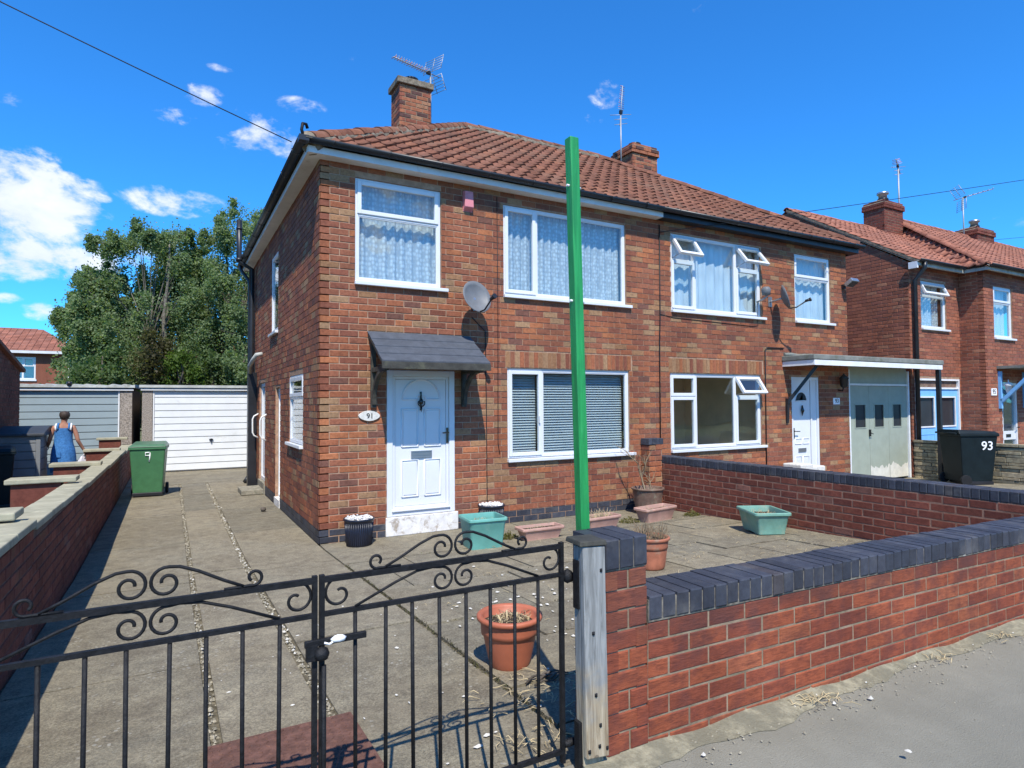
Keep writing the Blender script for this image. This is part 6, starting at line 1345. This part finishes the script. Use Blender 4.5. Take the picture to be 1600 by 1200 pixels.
for k in range(300): hd_.append((RN.uniform(-45, 60), RN.uniform(48, 60), RN.uniform(.2, 3.2))); hs_.append((1.6, 1.2, 1.1))
tag(leaf_mesh('far_trees', hd_, hs_, 60, .42, 'dark_leaf'), kind='stuff')

# ------------------------------------------------------------------ the woman by the garage
def skin(name, nodes, edges, mt, parent, root=0, lev=2):
    me = bpy.data.meshes.new(name); me.from_pydata([n_[0] for n_ in nodes], edges, []); me.materials.append(MATS[mt]); o = bpy.data.objects.new(name, me); link(o, parent); o.color = (0, 0, 0, 1)
    o.modifiers.new('skin', 'SKIN'); 
    for i, n_ in enumerate(nodes):
        sv = me.skin_vertices[0].data[i]; r_ = n_[1]; sv.radius = r_ if isinstance(r_, tuple) else (r_, r_); sv.use_root = (i == root)
    s_ = o.modifiers.new('sub', 'SUBSURF'); s_.levels = lev; s_.render_levels = lev
    bpy.context.view_layer.update(); dg = bpy.context.evaluated_depsgraph_get(); m2 = bpy.data.meshes.new_from_object(o.evaluated_get(dg)); o.modifiers.clear(); o.data = m2
    m2.polygons.foreach_set('use_smooth', [True]*len(m2.polygons)); return o
PXx, PYy = -3.36, 7.3
pe = thing('person', 'person in a blue denim pinafore dress seen from behind, carrying a bag along the drive', 'person', (PXx, PYy, 0))
V_ = lambda x, y, z: (PXx+x, PYy+y, z)
nodes = [(V_(0, 0, .80), (.135, .105)), (V_(0, .0, .93), (.115, .09)), (V_(.0, .01, 1.08), (.12, .09)), (V_(.01, .0, 1.20), (.13, .085)), (V_(.01, .0, 1.285), (.075, .06)), (V_(.012, .005, 1.335), (.045, .045)), (V_(.015, .015, 1.39), (.062, .07)), (V_(.018, .02, 1.46), (.075, .085)), (V_(.018, .02, 1.52), (.055, .06)),
         (V_(.165, 0, 1.225), .052), (V_(.225, -.02, 1.05), .042), (V_(.235, -.03, .98), .038), (V_(.31, .04, .82), .030), (V_(.335, .055, .77), .026), (V_(.35, .06, .72), (.03, .02)), (V_(.355, .062, .67), (.022, .015)),
         (V_(-.145, 0, 1.225), .052), (V_(-.20, -.01, 1.06), .042), (V_(-.215, .02, .99), .038), (V_(-.25, .14, .90), .030), (V_(-.26, .17, .88), .026), (V_(-.265, .21, .86), (.03, .02)), (V_(-.27, .25, .85), (.022, .015)),
         (V_(.075, 0, .72), .085), (V_(.085, .01, .42), .055), (V_(.085, -.005, .30), .055), (V_(.085, -.01, .10), .036), (V_(.085, -.02, .05), .036), (V_(.09, .10, .03), (.035, .025)),
         (V_(-.075, 0, .72), .085), (V_(-.08, .06, .42), .055), (V_(-.08, .04, .30), .055), (V_(-.08, .0, .10), .036), (V_(-.08, -.01, .05), .036), (V_(-.085, .11, .03), (.035, .025))]
ed_ = [(0, 1), (1, 2), (2, 3), (3, 4), (4, 5), (5, 6), (6, 7), (7, 8), (3, 9), (9, 10), (10, 11), (11, 12), (12, 13), (13, 14), (14, 15), (3, 16), (16, 17), (17, 18), (18, 19), (19, 20), (20, 21), (21, 22), (0, 23), (23, 24), (24, 25), (25, 26), (26, 27), (27, 28), (0, 29), (29, 30), (30, 31), (31, 32), (32, 33), (33, 34)]
skin('body', nodes, ed_, 'skin', pe)
for sx, hx, hy, hz in ((1, .355, .062, .66), (-1, -.27, .25, .845)):
    fg = MB()
    for k in range(4): L = (.055, .065, .06, .045)[k]; o_ = -.018+.012*k; fg.tube([V_(hx-.0, hy+o_, hz+.02), V_(hx+.008, hy+o_, hz-L*.5), V_(hx-.012, hy+o_, hz-L)], [.0075, .007, .005], 6)
    fg.tube([V_(hx-.01, hy+.03, hz+.05), V_(hx-.02, hy+.04, hz+.01), V_(hx-.018, hy+.03, hz-.015)], [.009, .008, .006], 6); fg.build('fingers', 'skin', pe)
dr_ = MB(); prof = [(.15, .115, 1.22), (.147, .115, 1.12), (.148, .118, 1.02), (.16, .13, .92), (.19, .155, .80), (.208, .165, .65), (.215, .17, .50), (.212, .168, .37), (.205, .16, .365)]; n_ = 28
for a, b_, z in prof:
    for k in range(n_): an = 2*math.pi*k/n_; f_ = 1 + (.035*math.sin(an*5+z*3) + .02*math.sin(an*9))*max(0, (1.1-z)); dr_.v.append(Vector(V_(a*math.cos(an)*f_ + .005, b_*math.sin(an)*f_, z)))
for i in range(len(prof)-1):
    for k in range(n_): dr_.face((i*n_+k, i*n_+(k+1) % n_, (i+1)*n_+(k+1) % n_, (i+1)*n_+k), 0, 0, True)
o = dr_.build('pinafore_dress', 'denim', pe, fix=False)
for sx in (-1, 1):
    MB().tube([V_(.01+sx*.085, -.10, 1.19), V_(.01+sx*.09, -.085, 1.26), V_(.01+sx*.085, -.02, 1.305), V_(.01+sx*.08, .07, 1.25)], .018, 6).build('dress_strap', 'denim', pe)
    MB().tube([V_(.01+sx*.118, -.098, 1.18), V_(.01+sx*.125, -.075, 1.26), V_(.01+sx*.12, -.01, 1.30), V_(.01+sx*.115, .07, 1.24)], .016, 6).build('vest_strap', 'white_cloth', pe)
hr = MB(); cx, cy, cz = PXx+.018, PYy+.012, 1.462
hr.lathe((cx, cy-.008, cz-.075), [(.052, 0), (.075, .03), (.088, .07), (.088, .11), (.07, .145), (.035, .16), (0, .163)], 18, (1, 1.08)); hr.build('hair', 'hair', pe)
MB().box(WORLD, PXx-.09, PXx-.015, PYy-.178, PYy-.165, .66, .76).build('pocket', 'denim', pe)
bg_ = thing('carrier_bag', 'crumpled pale carrier bag held in the right hand of the person', 'bag', (PXx+.33, PYy+.06, .4))
b_ = MB(); n_ = 16
for i, (a, c_, z) in enumerate(((.02, .02, .66), (.05, .04, .60), (.09, .06, .52), (.12, .08, .42), (.11, .085, .36), (.05, .04, .34))):
    for k in range(n_): an = 2*math.pi*k/n_; f_ = 1+.22*math.sin(an*3+i)+.12*RN.uniform(-1, 1); b_.v.append(Vector((PXx+.31 - .05*(i/5) + a*math.cos(an)*f_, PYy+.06 + c_*math.sin(an)*f_, z)))
for i in range(5):
    for k in range(n_): b_.face((i*n_+k, i*n_+(k+1) % n_, (i+1)*n_+(k+1) % n_, (i+1)*n_+k), 0, 0, True)
b_.face(tuple(range(5*n_, 6*n_))); b_.build('bag', 'bag', bg_)
MB().tube([(PXx+.30, PYy+.05, .64), (PXx+.345, PYy+.06, .70), (PXx+.33, PYy+.08, .63)], .010, 6).build('handle', 'bag', bg_)

# ------------------------------------------------------------------ small things on the ground
mh = thing('manhole_cover', 'rusty red-brown patterned steel cover set in the driveway inside the gate', 'manhole cover', gz(-1.08, -4.85))
mx0, mx1, my0, my1 = -1.405, -.775, -5.25, -4.49
mq = MB(); mq.hexa([(mx0, my0, ground(my0)+.005), (mx1, my0, ground(my0)+.005), (mx1, my1, ground(my1)+.005), (mx0, my1, ground(my1)+.005), (mx0, my0, ground(my0)+.016), (mx1, my0, ground(my0)+.016), (mx1, my1, ground(my1)+.016), (mx0, my1, ground(my1)+.016)]); mq.build('plate', 'rust', mh)
ck = MB()
for i in range(17):
    for k in range(20):
        x, y = mx0+.025+i*.0365, my0+.025+k*.0372; a_ = rad(45 if (i+k) % 2 else -45); dx, dy = math.cos(a_)*.011, math.sin(a_)*.011; ex, ey = -dy*.32, dx*.32; z = ground(y)+.015
        ck.hexa([(x-dx-ex, y-dy-ey, z), (x+dx-ex, y+dy-ey, z), (x+dx+ex, y+dy+ey, z), (x-dx+ex, y-dy+ey, z), (x-dx*.8, y-dy*.8, z+.006), (x+dx*.8, y+dy*.8, z+.006), (x+dx*.8+ex*.3, y+dy*.8+ey*.3, z+.006), (x-dx*.8+ex*.3, y-dy*.8+ey*.3, z+.006)])
ck.build('tread_pattern', 'rust', mh, 'stuff')
tag(MB().lathe(gz(-.27, 2.75)+Vector((0, 0, .0)), [(0, 0), (.03, .008), (.042, .035), (.035, .06), (0, .072)], 10).build('pine_cone', 'bark'), 'small brown ball lying on the driveway near the side door', 'ball')
def scatter(name, mt, n_, fn, size, flat=.35, seedr=3):
    rn = random.Random(seedr); mb = MB()
    for k in range(n_):
        p_ = fn(rn)
        if p_ is None: continue
        x, y, z = p_; s_ = size*rn.uniform(.4, 1.3); a_ = rn.uniform(0, 3.14); e = rn.uniform(.6, 1.4); m_ = 5
        n0 = len(mb.v)
        for i in range(m_): an = a_+2*math.pi*i/m_ + rn.uniform(-.3, .3); mb.v.append(Vector((x+math.cos(an)*s_*e, y+math.sin(an)*s_/e, z)))
        mb.v.append(Vector((x+rn.uniform(-.3, .3)*s_, y+rn.uniform(-.3, .3)*s_, z+s_*flat*2)))
        r_ = rn.random()+.01
        for i in range(m_): mb.face((n0+i, n0+(i+1) % m_, n0+m_), r_)
    return tag(mb.build(name, mt, fix=False), kind='stuff')
def on(x, y, dz=.002): return (x, y, ground(y)+dz)
scatter('fallen_petals', 'petal', 130, lambda r: on(r.gauss(.75, .32), r.gauss(-3.9, .6), .006) if r.random() < .85 else on(r.uniform(-.9, 2.4), r.uniform(-5.1, -1.6), .006), .014, .25)
scatter('fallen_petals', 'petal', 40, lambda r: on(r.uniform(-1.3, -.2), r.uniform(-5.2, -2), .005), .009, .25, 9)
for xj, ww, n_ in ((-1.35, .022, 800), (-.853, .030, 1000)): scatter('joint_gravel', 'stone_bits', n_, lambda r: on(xj+r.gauss(0, ww*.6), r.uniform(-4.45, 7.2), -.022+.012*r.random()), .011, .5, int(n_))
scatter('joint_gravel', 'petal', 110, lambda r: on(-.853+r.gauss(0, .02), r.uniform(-4.45, 7), -.004), .010, .5, 31); scatter('joint_gravel', 'petal', 45, lambda r: on(-1.35+r.gauss(0, .016), r.uniform(-4.45, 7), -.004), .009, .5, 32)
scatter('verge_gravel', 'stone_bits', 700, lambda r: (lambda x: (x, -5.475-abs(r.gauss(0, .10)), pz(x)+.003))(r.uniform(-.1, 6)), .0055, .5, 41)
scatter('verge_gravel', 'petal', 16, lambda r: (lambda x: (x, -5.48-abs(r.gauss(0, .09)), pz(x)+.008))(r.uniform(-.1, 5)), .011, .5, 42)
scatter('pavement_grit', 'stone_bits', 250, lambda r: (lambda x: (x, r.uniform(-7.2, -5.6), pz(x)-.002))(r.uniform(-.4, 5)), .0035, .5, 43)
def straws(n_, fn, L, seedr, name='dry_litter', mt='straw'):
    rn = random.Random(seedr); mb = MB()
    for k in range(n_):
        x, y, z = fn(rn); a_ = rn.uniform(0, 6.28); l = L*rn.uniform(.3, 1.2); mb.tube([(x, y, z), (x+math.cos(a_)*l*.5, y+math.sin(a_)*l*.5, z+rn.uniform(.002, .02)), (x+math.cos(a_+.3)*l, y+math.sin(a_+.3)*l, z+rn.uniform(0, .01))], [.0018, .0022, .001], 4, False)
    return tag(mb.build(name, mt), kind='stuff')
straws(70, lambda r: on(r.gauss(.1, .16), r.gauss(-4.78, .14), .008), .09, 51); straws(120, lambda r: on(r.uniform(2.4, 5), r.uniform(-3.6, -1.4), .006), .07, 52)
straws(60, lambda r: (lambda x: (x, -5.52-abs(r.gauss(0, .05)), pz(x)+.012))(r.choice((1.15, 1.2, 1.25, 2.3, 3.0))+r.gauss(0, .06)), .07, 53); straws(160, lambda r: on(r.uniform(.1, 5), r.uniform(-5, -.9), .005), .05, 54)
straws(40, lambda r: on(r.uniform(-.3, 0), r.gauss(-5.2, .08), .008), .08, 55)
straws(90, lambda r: (12.38+r.gauss(0, .07), r.uniform(-1.2, -.1), .01), .07, 56)
tw = MB()
for k in range(9):
    a_ = RN.uniform(-.5, .5); b0_ = Vector((.10+.02*k+RN.uniform(-.02, .02), -4.66+RN.uniform(-.05, .05), ground(-4.66)+.012)); tw.tube([b0_, b0_+Vector((.05*math.cos(a_), .04*math.sin(a_), .02)), b0_+Vector((.11*math.cos(a_), .1*math.sin(a_), .008))], [.006, .006, .003], 5)
tag(tw.build('fallen_twig', 'bark'), 'dead brown twig lying on the paving below the terracotta pot', 'twig')
joints = MB(); rn = random.Random(77)
for k in range(900):
    y = rn.uniform(-5.1, -1.25); x = rn.choice((.005, .005, rn.uniform(.05, 3))); 
    if x > .02: y = rn.choice((-1.18, -1.79, -2.39, -2.84, -3.44, -4.04)) + rn.gauss(0, .008)
    a_ = rn.uniform(0, 6.28); P = Vector(on(x+rn.gauss(0, .01), y, -.006)); d_ = Vector((math.cos(a_)*.5, math.sin(a_)*.5, rn.uniform(.3, 1)))*.022; e = d_.cross(Vector((0, 0, 1))).normalized()*.005
    joints.poly([P-e, P+d_*.6-e*.8, P+d_, P+d_*.6+e*.8], rn.random())
tag(joints.build('joint_moss', 'brown_leaf', fix=False), kind='stuff')
